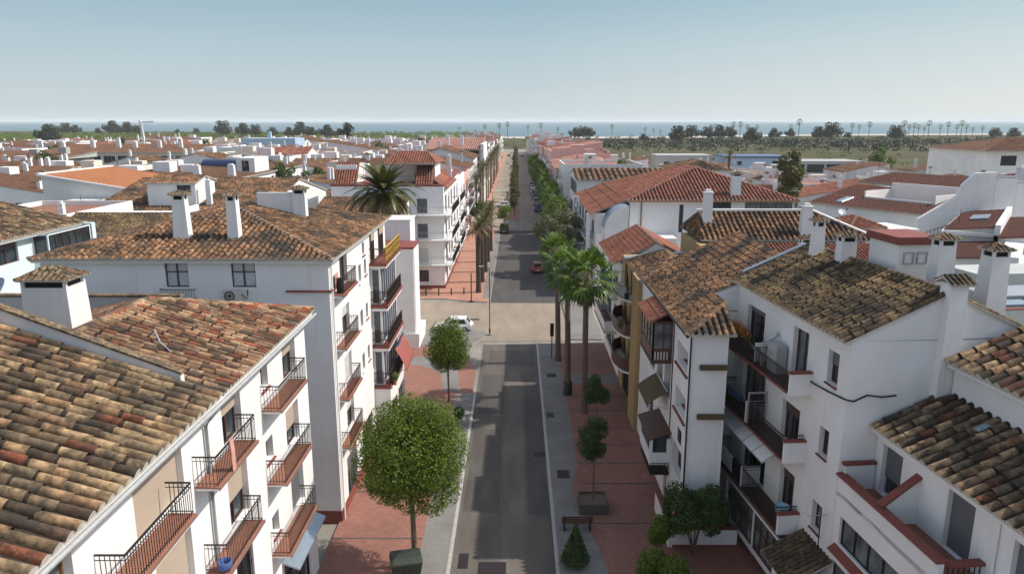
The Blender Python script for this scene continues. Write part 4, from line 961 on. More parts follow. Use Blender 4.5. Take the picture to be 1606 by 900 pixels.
# folding fabric awning over the lowest balcony
def canopy():
    root = thing('fabric_canopy', 'cream ribbed canopy over the lowest balcony of the mossy-roofed house', 'canopy', at(0,7.2,6.75), RZ); m = MB(); n = 10
    for i in range(n):
        y0, y1 = 3.3-i*.6, 3.3-(i+1)*.6
        m.hexa([(-.05,y0,0),(-1.15,y0,-.75),(-1.15,y1,-.75),(-.05,y1,0)][::-1], [(-.05,y0,.03),(-1.15,y0,-.71),(-1.15,y1,-.71),(-.05,y1,.03)][::-1])
    m.build('canvas', M['cloth_white'], root); f = MB()
    for i in range(6): f.bar((-.03,3.3-i*1.2,.05),(-1.17,3.3-i*1.2,-.69),.03)
    f.bar((-1.16,3.3,-.74),(-1.16,-2.7,-.74),.04); f.build('ribs', M['zinc'], root)
canopy()
lt = thing('lattice_screen', 'black lattice screen on the middle balcony of the mossy-roofed house', 'screen', at(-.55,6.9,7.05), RZ); m = MB()
for i in range(12):
    m.bar((-.4+i*.075,0,0),(-.4+i*.075,0,1.5),.02)
for i in range(20): m.bar((-.42,0,i*.079),(.42,0,i*.079),.02)
m.build('lattice', M['iron'], lt); m = MB(); m.bar((-.45,0,0),(-.45,0,1.6),.06); m.bar((.45,0,0),(.45,0,1.6),.06); m.bar((-.48,0,1.6),(.48,0,1.6),.07); m.build('frame', M['zinc'], lt)
cbl = MB(); cbl.tube([at(-.06,4.1,10.75),at(-.08,2.4,10.75),at(-.08,1.2,10.85),at(-.06,.0,10.98),at(.3,-.07,10.9),at(.85,-.07,11.15),at(1.5,-.07,11.05),at(2.1,-.08,11.1)], .035, 6); tag(cbl.build('wall_cable', M['black']), 'thick black cable sagging across the corner of the mossy-roofed house', 'cable')
def antenna(label, p, h, rz=0, n=5, L=1.2, seed=0, curved=False):
    root = thing('tv_antenna', label, 'antenna', p, rz); m = MB(); m.tube([(0,0,0),(0,0,h)], .025, 6); m.build('mast', M['iron'], root)
    m = MB(); m.bar((-L*.5,0,h*.94),(L*.5,0,h*.94),.025)
    for i in range(n): x = -L*.5+L*i/(n-1); m.bar((x,-.3+.03*i,h*.94),(x,.3-.03*i,h*.94),.014)
    m.build('elements', M['zinc'], root); return root
antenna('thin TV antenna mast against the near corner wall of the mossy-roofed house', at(-.35,.35,2.7), 3.1, RZ, 3, 1.2)

# ---- terrace house, bottom right
b = House('terrace_house', 'white house with red-capped terraces and tile roof in the near right corner', 'house', LR, RZ)
dkg = dict(frame='alu', cols=1, depth=.28)
b.face((0,-.02,0), -90, 12, 7.0, [(.5,5.3,4.8,6.05,dict(frame='iron', cols=5, glass='glassb', depth=.16)), (.2,5.2,1.9,3.9,dict(frame='iron', cols=5, glass='glassb', depth=.16)), (6.4,9.5,4.6,6.1,dict(frame='iron', cols=4, depth=.16)), (6.4,9.5,1.0,3.2,dict(frame='iron', cols=4, depth=.16))])
b.w.hexa([(-.32,-5.5,4.45),(-.004,-5.5,4.45),(-.004,-.3,4.45),(-.32,-.3,4.45)],[(-.32,-5.5,4.5),(-.004,-5.5,4.72),(-.004,-.3,4.72),(-.32,-.3,4.5)],1)
b.w.box(0.002,.2,-6.4,-.03,7.0,7.68,0); b.w.box(-.1,.3,-6.42,-.03,7.682,7.78,1)
b.w.poly([(0.2,-6.4,7.03),(1.55,-6.4,7.03),(1.55,-.03,7.03),(.2,-.03,7.03)],2); b.w.box(.0,1.55,-12,-.03,6.8,7.0,0)
b.face((1.55,-.02,7.0), -90, 11, 2.95, [(.45,1.75,.05,2.2,dict(dkg, shutter=.65, shmat='shut_grey')), (4.4,5.75,.05,2.3,dict(dkg, shutter=1, shmat='shut_grey')), (7.5,9,.05,2.2,dict(dkg, shutter=1, shmat='shut_grey'))])
b.w.box(.2,1.5,-.17,-.03,7.03,8.15,0); b.w.box(.1,1.5,-.25,-.026,8.152,8.27,1)
b.w.hexa([(.2,-2.92,7.03),(1.548,-2.92,7.03),(1.548,-2.72,7.03),(.2,-2.72,7.03)],[(.2,-2.92,7.7),(1.548,-2.92,8.9),(1.548,-2.72,8.9),(.2,-2.72,7.7)],0)
b.w.hexa([(.1,-3.0,7.79),(1.546,-3.0,8.9),(1.546,-2.64,8.9),(.1,-2.64,7.79)],[(.1,-3.0,7.88),(1.546,-3.0,9.0),(1.546,-2.64,9.0),(.1,-2.64,7.88)],1)
b.w.box(.3,1.54,-6.55,-6.25,7.6,7.72,1)
rl = MB()
for i in range(7): rl.bar((.35+i*.19,-6.4,7.0),(.35+i*.19,-6.4,7.6),.03)
b.part('railing', rl, [M['rust']])
b.face((1.55,-11,0), 0, 16, 9.95); b.w.poly([(16,-11,0),(16,0,0),(16,0,10),(16,-11,10)])
P1 = .45
b.plane([(1.15,-.03,9.83),(1.15,-11.2,9.83),(4.2,-11.2,9.83+3.05*P1),(4.2,-.03,9.83+3.05*P1)], sp=.46, ln=.64, seg=7, jit=1.7, hgt=1.0)
b.face((4.2,-.45,10.9), -90, 11, 1.85)
b.plane([(3.8,-.35,12.62),(3.8,-11.2,12.62),(9.0,-11.2,12.62+5.2*.42),(9.0,-.35,12.62+5.2*.42)], sp=.46, ln=.64, seg=7, jit=1.7, hgt=1.0)
b.w.poly([(9.0,-.45,10.9),(4.2,-.45,10.9),(4.2,-.45,12.7),(9.0,-.45,14.7)])
zt_ = 12.62+5.2*.42
b.plane([(16.3,-11.2,12.0),(16.3,-.35,12.0),(9.0,-.35,zt_),(9.0,-11.2,zt_)], sp=.46, ln=.64, seg=5, jit=1.2); b.rid((9.0,-11.2,zt_),(9.0,-.35,zt_))
b.w.poly([(1.55,-11,9.95),(16,-11,9.95),(16,-11,11.95),(9.0,-11,zt_-.1),(4.2,-11,12.6),(4.2,-11,11.1)]); b.w.poly([(16,-.45,9.9),(9,-.45,9.9),(9,-.45,zt_-.1),(16,-.45,11.95)]); b.w.poly([(16,-11,9.9),(16,-.45,9.9),(16,-.45,11.95),(16,-11,11.95)])
cn = MB(); cn.box(1.2,1.547,-11,-.03,9.62,9.8); cn.box(3.85,4.197,-11,-.45,12.4,12.58); b.part('cornice', cn, [M['white']])
pp = MB(); pp.tube([(1.5,-6.9,9.6),(1.5,-6.9,7)], .05, 6); b.part('downpipe', pp, [M['white']])
b.done('t_mix')
pl_ = MB(); pl_.hexa([(0,0,0),(.5,0,0),(.5,.3,.0),(0,.3,.0)],[(0.02,0,.02),(.5,0.02,.02),(.48,.3,.02),(0,.28,.02)]); o = tag(pl_.build('plastic_sheet', M['steel'], None, at(3.2,-3.4,10.93), RZ), 'pale plastic sheet caught on the near right roof tiles', 'plastic sheet'); o.rotation_euler = (0, R(-24), RZ)

# ---- townhouse with the wooden bay
b = House('townhouse', 'white townhouse with hipped tan roof and brown wooden bay window', 'house')
x = 8.8
W_ = [(35.9,38.3,9.3,10.45,dict(open=True, depth=.7)), (35.9,38.3,6.7,7.9,dict(open=True, depth=.7)), (39.7,41.4,6.4,8.5,dict(frame='wood', cols=2, depth=.4)), (41.9,43.6,6.4,8.4,dict(frame='alu', cols=2, depth=.4)),
      (36.4,37.4,5.0,5.85,dict(frame='iron', cols=2, bars=True)), (36.1,38.3,3.1,4.7,dict(frame='wood', cols=2, depth=.4)), (39.2,40.3,.2,2.3,dict(frame='brown', cols=1)), (44.4,45.4,9.4,11,dict(frame='brown', cols=1)),(44.4,46,6.4,8.3,dict(frame='brown', cols=2)),(44.4,46,3.2,5.2,dict(frame='brown', cols=2))]
W1 = [q for q in W_ if q[1] < 40 and q[0] < 39]; W2 = [q for q in W_ if q not in W1]
b.box(x, 10.6, 35.1, 39.5, 0, 11.75, W=W1, cap=False); b.face((x,49.9,0), -90, 10.4, 11.75, [(49.9-q[1],49.9-q[0],q[2],q[3])+tuple(q[4:]) for q in W2]); b.face((10.6,39.5,0), 0, 4.4, 11.75); b.w.poly([(15,39.5,0),(15,49.9,0),(15,49.9,14),(15,39.5,11.75)])
for z in (9.3, 6.7): b.w.hexa([(x-.12,35.7,z-.2),(x+.5,35.7,z-.2),(x+.5,38.5,z-.2),(x-.12,38.5,z-.2)],[(x-.12,35.7,z-.14),(x+.5,35.7,z+.05),(x+.5,38.5,z+.05),(x-.12,38.5,z-.14)],1)
zo = 11.72; pq_ = .42; z1 = zo+2.42*pq_
b.plane([(8.48,34.78,zo),(10.9,34.78,zo),(10.9,37.2,z1)], sp=.34, ln=.46, jit=1.3); b.rid((8.48,34.78,zo),(10.9,37.2,z1))
b.plane([(8.48,50,zo),(8.48,34.78,zo),(10.9,37.2,z1),(10.9,39.6,z1),(15.2,39.6,zo+6.72*pq_),(15.2,50,zo+6.72*pq_)], sp=.34, ln=.46, seg=5, jit=1.3)
b.w.poly([(10.6,35.1,11.75),(10.6,39.5,11.75),(10.6,39.5,z1-.12),(10.6,36.9,z1-.12)]); b.w.poly([(10.6,39.5,11.7),(15,39.5,11.7),(15,39.5,zo+6.5*pq_-.1),(10.6,39.5,z1-.2)])
for z in (9.97, 7.34): bm_ = MB(); bm_.box(9.2,10.55,34.86,35.097,z-.12,z+.12); b.part('beam', bm_, [M['awn_brown']])
# bay window
by = MB(); bx0 = 7.62
by.box(bx0, x-.003, 39.6, 43.5, 8.6, 8.78, 0); by.box(bx0+.05, bx0+.13, 39.65, 43.45, 8.78, 9.45, 0); by.box(bx0+.05, x-.003, 39.65, 39.73, 8.78, 9.45, 0); by.box(bx0+.05, x-.003, 43.37, 43.45, 8.78, 9.45, 0)
by.box(bx0, x-.003, 39.58, 43.52, 10.95, 11.08, 0)
for y in (39.65,40.6,41.55,42.5,43.37): by.box(bx0+.05,bx0+.13,y,y+.08,9.45,10.95,0)
for xx in (bx0+.05,bx0+.62,x-.09): by.box(xx,xx+.08,39.65,39.73,9.45,10.95,0)
by.box(bx0+.06,bx0+.12,39.7,43.4,10.2,10.25,0); by.box(bx0+.06,x,39.66,39.72,10.2,10.25,0)
for i in range(5): by.box(bx0+.2+i*.17,bx0+.25+i*.17,39.635,39.648,8.82,9.3,1)
bo = b.part('bay_window', by, [M['brown'], M['signwhite']])
gp = MB(); gp.poly([(bx0+.09,43.4,9.45),(bx0+.09,39.7,9.45),(bx0+.09,39.7,10.95),(bx0+.09,43.4,10.95)]); gp.poly([(bx0+.1,39.69,9.45),(x-.02,39.69,9.45),(x-.02,39.69,10.95),(bx0+.1,39.69,10.95)]); gp.build('pane', M['glassb'], bo)
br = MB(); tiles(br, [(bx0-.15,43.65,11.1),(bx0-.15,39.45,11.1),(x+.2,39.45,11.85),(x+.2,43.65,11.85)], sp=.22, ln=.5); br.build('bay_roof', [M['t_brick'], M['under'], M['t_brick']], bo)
# lower kiosk-like bay
b.w.box(7.65, x-.003, 38.9, 42.2, 2.75, 3.5, 0); b.w.box(7.65,7.8,38.9,39.1,3.5,4.35,0); b.w.box(7.65,7.8,42,42.2,3.5,4.35,0); b.w.box(8.6,x-.003,38.9,39.1,3.5,4.35,0)
ki = MB(); ki.box(7.8,8.6,38.95,39.0,3.5,4.3); ki.box(7.7,7.75,39.1,42,3.5,4.3); b.part('bay_glazing', ki, [M['glass']])
kr = MB(); kr.hexa([(7.5,38.7,4.3),(x-.003,38.7,4.72),(x-.003,42.4,4.72),(7.5,42.4,4.3)],[(7.5,38.7,4.4),(x-.003,38.7,4.82),(x-.003,42.4,4.82),(7.5,42.4,4.4)]); b.part('bay_cover', kr, [M['brown']])
gr = MB()
for i in range(6): gr.bar((7.72+i*.2,38.8,2.2),(7.72+i*.2,38.8,2.9),.025)
gr.bar((7.7,38.8,2.9),(8.75,38.8,2.9),.03); gr.bar((7.7,38.8,2.5),(8.75,38.8,2.5),.03); gr.box(7.7,x-.003,38.85,42.2,2.15,2.25); b.part('railing', gr, [M['iron']])
gu = MB(); gu.tube([(8.45,34.72,11.62),(8.45,47.5,11.62)], .07, 7); gu.tube([(8.7,35.0,11.6),(8.72,35.02,.1)], .05, 6); b.part('gutter', gu, [M['iron']])
b.done('t_tan')
awning('brown cloth awning over the street balcony below the wooden bay', x-.02, 40.0, 43.4, 6.75, .75, 1.15, 'awn_brown', -1, 'zinc')

# ---- ochre house
b = House('ochre_house', 'ochre rendered house with curved brown balconies beyond the bay window', 'house', wall='ochre')
W_ = [(54,55.5,z+.05,z+2.0,dict(frame='brown', cols=2)) for z in (8.9,6.1,3.3)] + [(57,58.6,z+.05,z+2.0,dict(frame='brown', cols=2, shutter=.4, shmat='shut_brown')) for z in (8.9,6.1,3.3)] + [(54.2,58.4,.1,2.5,dict(frame='iron', cols=4))]
b.box(8.85,14,50.0,60,0,11.2, W=W_); b.w.box(8.5,8.85,50.0,52.6,0,11.2,0)
def curved_balc(z, solid, y0=53, y1=59.6, x0=8.84, reach=1.15):
    n = 12; pts = [(x0-reach*math.sin(math.pi*(i/n))**.5, y0+(y1-y0)*i/n) for i in range(n+1)]
    m = MB(); m.prism([(x0,y1)]+[(x0,y0)]+pts[1:-1] if False else [(x0,y0)]+pts[1:-1]+[(x0,y1)], z-.15, z, 0); o = m.build('balcony', M['white'], b.root)
    r_ = MB()
    for (xa,ya),(xb,yb) in zip(pts[:-1], pts[1:]):
        if solid: r_.hexa([(xa,ya,z),(xb,yb,z),(xb+.06,yb,z),(xa+.06,ya,z)],[(xa,ya,z+.95),(xb,yb,z+.95),(xb+.06,yb,z+.95),(xa+.06,ya,z+.95)])
        else:
            r_.bar((xa,ya,z+1),(xb,yb,z+1),.05); r_.bar((xa,ya,z+.1),(xb,yb,z+.1),.03)
            for t in range(4): f = t/4; r_.bar((xa+(xb-xa)*f,ya+(yb-ya)*f,z),(xa+(xb-xa)*f,ya+(yb-ya)*f,z+1),.02)
    r_.build('railing', M['brown'], o)
curved_balc(8.9, False); curved_balc(6.1, True); curved_balc(3.3, True)
b.hip(9.0,13.6,50.2,57.5,11.25,.5,over=.3,sp=.36,ln=.46,jit=1.3); b.w.box(13.62,15,50.05,60.2,11.2,13.0,0)
ld = MB(); ld.hexa([(8.7,57.8,11.25),(13.6,57.8,11.7),(13.6,58.6,11.7),(8.7,58.6,11.25)],[(8.7,57.8,11.32),(13.6,57.8,11.77),(13.6,58.6,11.77),(8.7,58.6,11.32)]); b.part('skylight_strip', ld, [M['steel']])
b.done('t_tan')
pc = thing('potted_cactus', 'tall dark cactus in a pot on the top curved balcony', 'plant', (8.35,53.9,8.92)); m = MB(); m.lathe([(.15,0),(.22,.4),(.19,.4),(.1,.05)], (0,0,0), 10); m.build('pot', M['iron'], pc); m = MB(); m.tube([(0,0,.35),(.02,0,1.3),(0,.02,1.9)], [.07,.08,.03], 8); m.tube([(0,0,.9),(0,.25,1.0),(0,.27,1.5)], [.05,.06,.03], 7); m.build('stem', M['leaf_dark'], pc)
pc = thing('potted_shrub', 'round yellow-green shrub on the middle curved balcony', 'plant', (8.2,54.3,6.1)); m = MB(); m.lathe([(.2,0),(.28,.4),(.25,.4),(.1,.05)], (0,0,0), 10); m.build('pot', M['iron'], pc); m = MB(); leaves(m, [(0,0,.75,.42)], 300, .14, 5); m.build('foliage', M['leaf_olive'], pc)

# ---- two roofs between
b = House('red_lean_to_house', 'brick-red lean-to roof with white front between the ochre house and blue barrel vault', 'house')
b.box(8.9,14,61,72,0,10.2, W=[(63,65,7,9,dict(frame='iron', cols=2)),(67,70,7,9,dict(frame='iron', cols=3)),(63,70,1,3,dict(frame='iron', cols=4)),(63,65,4,6,dict(frame='brown')),(67,69,4,6,dict(frame='brown'))])
b.plane([(8.2,72,10.2),(8.2,61,10.2),(11.8,61,12.0),(11.8,72,12.0)], sp=.3, ln=.45, seg=4); b.plane([(15.6,61,10.1),(15.6,72,10.1),(11.8,72,12.0),(11.8,61,12.0)], sp=.3, ln=.45, seg=4); b.rid((11.8,61,12.0),(11.8,72,12.0)); b.w.poly([(11.8,61,10.2),(14,61,10.2),(14,61,10.7),(11.8,61,11.9)])
b.w.poly([(8.9,61,10.2),(11.8,61,10.2),(11.8,61,11.9)]); b.done('t_brick')
for z in (6.8,3.8): balcony(b.root, 8.9, 70.5, z, R(-90), 8, 1.1, 'solid', 'terra', 'white', .95, edge='brown')
b = House('long_ridge_house', 'white house under a long tan tile roof with pale ridge and leaning chimney', 'house', (0,0,0))
b.box(14.6,26.5,55.2,62,0,13.2, S=[(17.0,18.0,11.0,12.6,dict(frame='iron', cols=2))], cap=False)
b.plane([(14.0,54.8,13.25),(27.3,54.8,13.25),(23.6,58.6,14.95),(14.6,58.6,14.95)], sp=.4, ln=.5, seg=5, jit=1.3); b.plane([(27.3,54.8,13.25),(27.3,62.4,13.25),(23.6,58.6,14.95)], sp=.3, ln=.42, seg=5); b.plane([(27.3,62.4,13.25),(14.0,62.4,13.25),(14.6,58.6,14.95),(23.6,58.6,14.95)], sp=.3, ln=.42, seg=4)
b.plane([(14.0,62.4,13.25),(14.0,54.8,13.25),(14.6,58.6,14.95)], sp=.3, ln=.42, seg=4)
rc = MB(); rc.bar((14.4,58.6,15.08),(23.6,58.6,15.08),.3,.16); rc.bar((23.6,58.6,15.06),(27.2,54.95,13.4),.26,.14); b.part('ridge_coping', rc, [M['white']])
b.chimney(22.0, 55.6, 13.0, 15.9, .9, .7, 'plain', taper=.75); b.chimney(14.9,57.2,14,16.8,.7,.6,'plain',taper=.9)
b.done('t_tan')
b = House('low_red_roof_house', 'white house with low brick-red roof in front of the long tan ridge', 'house')
b.box(15.2,27.5,48.6,54.6,0,11.9, S=[(16.2,17.0,10.0,11.4,dict(frame='iron', cols=2))], W=[(50,51.2,9.6,11.2,dict(frame='iron'))], cap=False)
b.plane([(14.9,48.3,11.85),(27.9,48.3,11.85),(27.9,54.4,13.05),(14.9,54.4,13.05)], sp=.28, ln=.42, seg=5, jit=1.2)
b.w.poly([(15.2,48.6,11.9),(15.2,54.4,12.95),(15.2,54.4,11.9)]); b.chimney(20.1, 50.6, 12.1, 14.0, .75, .6, taper=.95); b.done('t_brick')

# ---- big red hipped block with barrel vault
b = House('red_roofed_block', 'large white block with striped red hipped roof and long glazed attic', 'building', wall='white')
b.box(14.9,36.5,96.4,123,0,12.0, S=[(25.4,28.2,9.7,11.8,dict(frame='brown', cols=2)),(30.0,36.2,8.7,11.8,dict(frame='brown', cols=3, rows=2, glass='glassb')),(21.4,22.0,7.6,11.3,dict(frame='alu', cols=1))], cap=False)
b.hip(14.9,36.5,96.4,123,12.05,.32,over=.5,sp=.5,ln=.8,seg=4,jit=1.2)
b.box(10.4,14.8,96.4,123,0,10.2, W=[(98+i*5,101.2+i*5,z,z+2,dict(frame='iron', cols=2)) for i in range(5) for z in (.6,3.6,7)], cap=False)
b.plane([(9.7,123,10.1),(9.7,96.2,10.1),(14.85,96.2,12.0),(14.85,123,12.0)], sp=.5, ln=1.8, seg=3)
for z in (3.4,6.6): b.balc('W', 98, 122, z, 1.2, 10.4, kind='glass', slab='white', edge='white', rail='alu')
bv = MB(); n = 10
for i in range(n):
    t0, t1 = math.pi*i/n/2, math.pi*(i+1)/n/2
    P = lambda t, y: (14.2-3*math.cos(t), y, 8.6+2.9*math.sin(t))
    bv.add([P(t0,92.5),P(t0,96.3),P(t1,96.3),P(t1,92.5)], [(0,1,2,3)], 0, True)
b.part('barrel_vault', bv, [M['steel']])
b.w.poly([(14.2,92.5,8.6)]+[(14.2-3*math.cos(math.pi*i/20),92.5,8.6+2.9*math.sin(math.pi*i/20)) for i in range(11)][::-1]); b.w.box(11.2,14.2,92.5,96.38,0,8.6,0); b.w.box(14.2,20.5,92.7,96.38,0,7.4,0)
b.w.box(10.2,10.9,92.6,93.1,0,8.0,0); b.w.box(9.3,9.8,97,97.5,0,10.0,0)
fa = MB(); fa.box(14.4,37.0,95.86,96.397,11.68,11.88); b.part('fascia', fa, [M['t_orange']])
pq = MB(); pq.tube([(16.4,96.3,11.7),(16.4,96.3,.2)], .08, 6); b.part('downpipe', pq, [M['wood']])
b.chimney(29,97.8,12.2,15.2,1.25,1.0,'tile',taper=.9); b.done('t_brick')
sg = thing('vertical_sign', 'tall white vertical sign with dark letters on the street front of the red-roofed block', 'sign', (8.7,107.5,0))
m = MB(); m.box(-.45,.45,-.15,.15,.2,11.3); m.build('board', M['signwhite'], sg)
def text(s, parent, loc, size, rot, mat, name='lettering'):
    cu = bpy.data.curves.new('t', 'FONT'); cu.body = s; cu.size = size; cu.extrude = .008; cu.align_x = 'CENTER'; cu.space_line = .72
    to = bpy.data.objects.new('t', cu); COL.objects.link(to); dg = bpy.context.evaluated_depsgraph_get(); me = bpy.data.meshes.new_from_object(to.evaluated_get(dg))
    bpy.data.objects.remove(to); me.materials.append(M[mat]); o = link(name, me, parent, loc); o.rotation_euler = rot; return o
text('E\nU\nS\nT\nA\nP\nI\nW', sg, (0,-.165,10.4), 1.1, (R(90),0,0), 'signtext')
m = MB(); m.box(.45,1.7,-.06,.06,9.8,10.0); m.box(.45,1.7,-.06,.06,4,4.2); m.build('bracket', M['zinc'], sg)

# ---- rotated houses at the right edge
def rotf(ox, oy, deg): return dict(loc=(ox,oy,0), rz=R(deg))
b = House('roof_terrace_house', 'white house with wine-red roof and a white roof terrace cut into it', 'house', **rotf(40.2,72.2,30))
b.box(0,15,0,13.5,0,13.0, cap=False); pt = .2
def q(x,y,d=0): return (x, y, 13.0+(x)*pt+d)
b.plane([q(-.3,13.6),q(-.3,-.15),q(3.2,-.15),q(3.2,13.6)], sp=.36, ln=.5, seg=3); b.plane([q(3.2,13.6),q(3.2,9.0),q(8,9.0),q(8,13.6)], sp=.36, ln=.5, seg=3); b.plane([q(3.2,1.0),q(3.2,-.15),q(8,-.15),q(8,1.0)], sp=.36, ln=.5, seg=3)
b.w.box(3.2,8,1.0,1.15,12.9,14.6,0); b.w.box(3.2,8,8.85,9.0,12.9,14.5,0); b.w.box(3.2,3.35,1.15,8.85,12.9,13.9,0); b.w.box(8,8.2,1.0,9.0,12.9,15.2,0); b.w.poly([(3.35,1.15,13.0),(8,1.15,13.0),(8,8.85,13.0),(3.35,8.85,13.0)],2)
b.w.box(-.05,15,-.02,.1,12.6,13.0,0); b.w.hexa([(0,-.06,12.2),(8,-.06,12.2),(8,.2,12.2),(0,.2,12.2)],[(0,-.06,13.06),(8,-.06,13.06+8*pt),(8,.2,13.06+8*pt),(0,.2,13.06)],0)
b.plane([(8.2,13.6,14.9),(8.2,0,14.9),(15,0,15.8),(15,13.6,15.8)], sp=.36, ln=.5, seg=3)
tr = MB(); tr.hexa([(.5,-.1,12.0),(7.4,-.1,13.5),(7.4,-.02,13.5),(.5,-.02,12.0)],[(.5,-.1,12.12),(7.4,-.1,13.62),(7.4,-.02,13.62),(.5,-.02,12.12)]); b.part('handrail', tr, [M['brown']])
sk = MB(); sk.hexa([q(.9,10,.1),q(.9,10.9,.1),q(2.9,10.9,.1),q(2.9,10,.1)],[q(.95,10.05,.16),q(.95,10.85,.16),q(2.85,10.85,.16),q(2.85,10.05,.16)]); b.part('skylight', sk, [M['steel']])
b.done('t_wine')
b = House('stepped_gable_house', 'tall white house with a big blank stepped wall at the right edge', 'house')
prof = [(39.3,12.7),(42.8,14.9),(43.2,16.0),(44.3,17.1),(46.3,17.2),(46.32,16.7),(48.4,16.65),(48.42,16.2),(64,16.2)]
for (xa,za),(xb,zb) in zip(prof[:-1], prof[1:]):
    if xb-xa < .05: continue
    b.w.hexa([(xa,71.6,0),(xb,71.6,0),(xb,72.0,0),(xa,72.0,0)],[(xa,71.6,za),(xb,71.6,zb),(xb,72.0,zb),(xa,72.0,za)],0)
b.box(46.4,64,72.02,88,0,14.6); b.shed(47,64,72.4,88,14.65,.1,'E',sp=.36,ln=.5,seg=3)
cp = MB()
for xa,xb,z in ((46.3,48.4,16.7),(48.42,64,16.2)): cp.box(xa,xb,71.5,72.1,z+.002,z+.1)
b.part('coping', cp, [M['zinc']]); b.chimney(51,75,14.6,17.6,.9,.8,'plain'); b.done('t_wine')
b = House('skylight_roof_house', 'white house with dark wine roof and a single pale skylight at the right edge', 'house', **rotf(35.4,59.9,-36))
b.box(0,3.2,0,15,0,13.3, cap=False); b.shed(0,3.2,0,15,13.3,.13,'E',over=.25,sp=.34,ln=.5,seg=3); b.box(3.6,9,-2,13,0,13.2,cap=False); b.shed(3.8,9,-2,13,13.2,.13,'E',over=.2,sp=.34,ln=.5,seg=3)
cp = MB(); cp.hexa([(3.2,-.6,13.2),(3.6,-.6,13.2),(3.6,15.2,13.2),(3.2,15.2,13.2)],[(3.2,-.6,14.05),(3.6,-.6,14.05),(3.6,15.2,14.05),(3.2,15.2,14.05)]); cp.box(-.45,-.26,-.3,15.2,12.95,13.25); cp.box(-.3,3.19,-.35,-.16,13.0,13.3); b.part('coping', cp, [M['white']])
sk = MB(); sk.hexa([(.9,6,13.55),(2.3,6,13.73),(2.3,9.4,13.73),(.9,9.4,13.55)],[(.9,6,13.66),(2.3,6,13.84),(2.3,9.4,13.84),(.9,9.4,13.66)]); b.part('skylight', sk, [M['steel']])
b.done('t_wine')
b = House('plain_wine_roof_house', 'white house with plain dark wine roof below the skylight roof', 'house', **rotf(30.8,52.4,-36))
b.box(0,3.4,0,12,0,12.3, cap=False); b.shed(0,3.4,0,12,12.3,.12,'E',over=.3,sp=.34,ln=.5,seg=3)
b.w.box(3.42,4.6,-1,11,0,13.0,0); b.w.box(4.62,9,-3,9,0,12.2,0); b.done('t_wine')
b = House('flat_terrace_house', 'flat pale roof terrace with grey ledges behind the big chimneys', 'house', wall='pale', **rotf(23.0,37.5,8))
b.box(0,14,0,9.5,0,11.6); b.parapet(0,14,0,9.5,11.602,.6,fl='white'); b.w.box(4,12,2,4,11.6,12.4,0); b.w.box(3.8,12.2,1.8,4.2,12.402,12.5,2); b.w.box(6,13.8,5.5,8.5,11.6,12.9,0)
lv = MB()
for i in range(4): lv.box(1+i*2.4,2.9+i*2.4,.5,1.6,12.25,12.35)
b.part('roof_panel', lv, [M['steel']]); b.done('t_wine', floor='alu')
ar = thing('roof_antenna', 'curved grey antenna frame on the flat terrace by the right edge', 'antenna', (37.0,46.5,12.2)); m = MB(); m.tube([(-1.4,0,0),(-.8,0,1.3),(0.4,0,1.75),(1.8,0,1.5)], .05, 6); m.tube([(-1.2,.3,0),(-.2,.3,1.0),(1.6,.3,.9)], .04, 6)
for i in range(5): m.bar((-.7+i*.5,0,0),(-.7+i*.5,0,1.4),.04)
m.build('frame', M['iron'], ar)
# small hatch house with orange door and tile hat
b = House('hatch_house', 'small white roof house with ochre door, red lean-to and tile hat', 'house', **rotf(30.2,66.0,12))
b.box(0,3.2,0,5,0,12.6, cap=True); b.box(3.2,7.6,.4,5,0,12.2, S=[(3.6,4.6,9.7,12.0,dict(frame='wood', cols=1, shutter=1, shmat='shut_brown'))])
b.hip(-.1,3.3,-.1,4,12.62,.45,over=.2,sp=.3,ln=.45,seg=4)
lr = MB(); lr.hexa([(2.9,-.3,12.6),(7.9,-.3,10.4),(7.9,1.2,10.4),(2.9,1.2,12.6)],[(2.9,-.3,12.8),(7.9,-.3,10.6),(7.9,1.2,10.6),(2.9,1.2,12.8)]); b.part('lean_to', lr, [M['t_pink']])
b.box(-3,-.05,.8,5,0,11.6,S=[(-2.3,-.6,9.6,11.3,dict(frame='iron', cols=2))]); b.done('t_brick')
antenna('tall TV antenna with long arm beside the big blank stepped wall', (37.5,62,11.5), 3.2, .6, 6, 3.0)
rk = thing('drying_rack', 'thin metal rack with curved rails in front of the stepped white wall', 'rack', (35.2,61.5,11.4)); m = MB()
for i in range(7): m.bar((-.9+i*.3,0,0),(-.9+i*.3,0,1.5+.1*i),.03)
m.tube([(-1.6,0,.3),(-.6,0,1.5),(1.2,0,2.1)], .03, 5); m.bar((-1,.02,.8),(1,.02,1.1),.03); m.build('rails', M['iron'], rk)
dish('small dark satellite dish on the white ridge coping of the long tan roof', (25.2,56.9,14.3), R(20), .32)
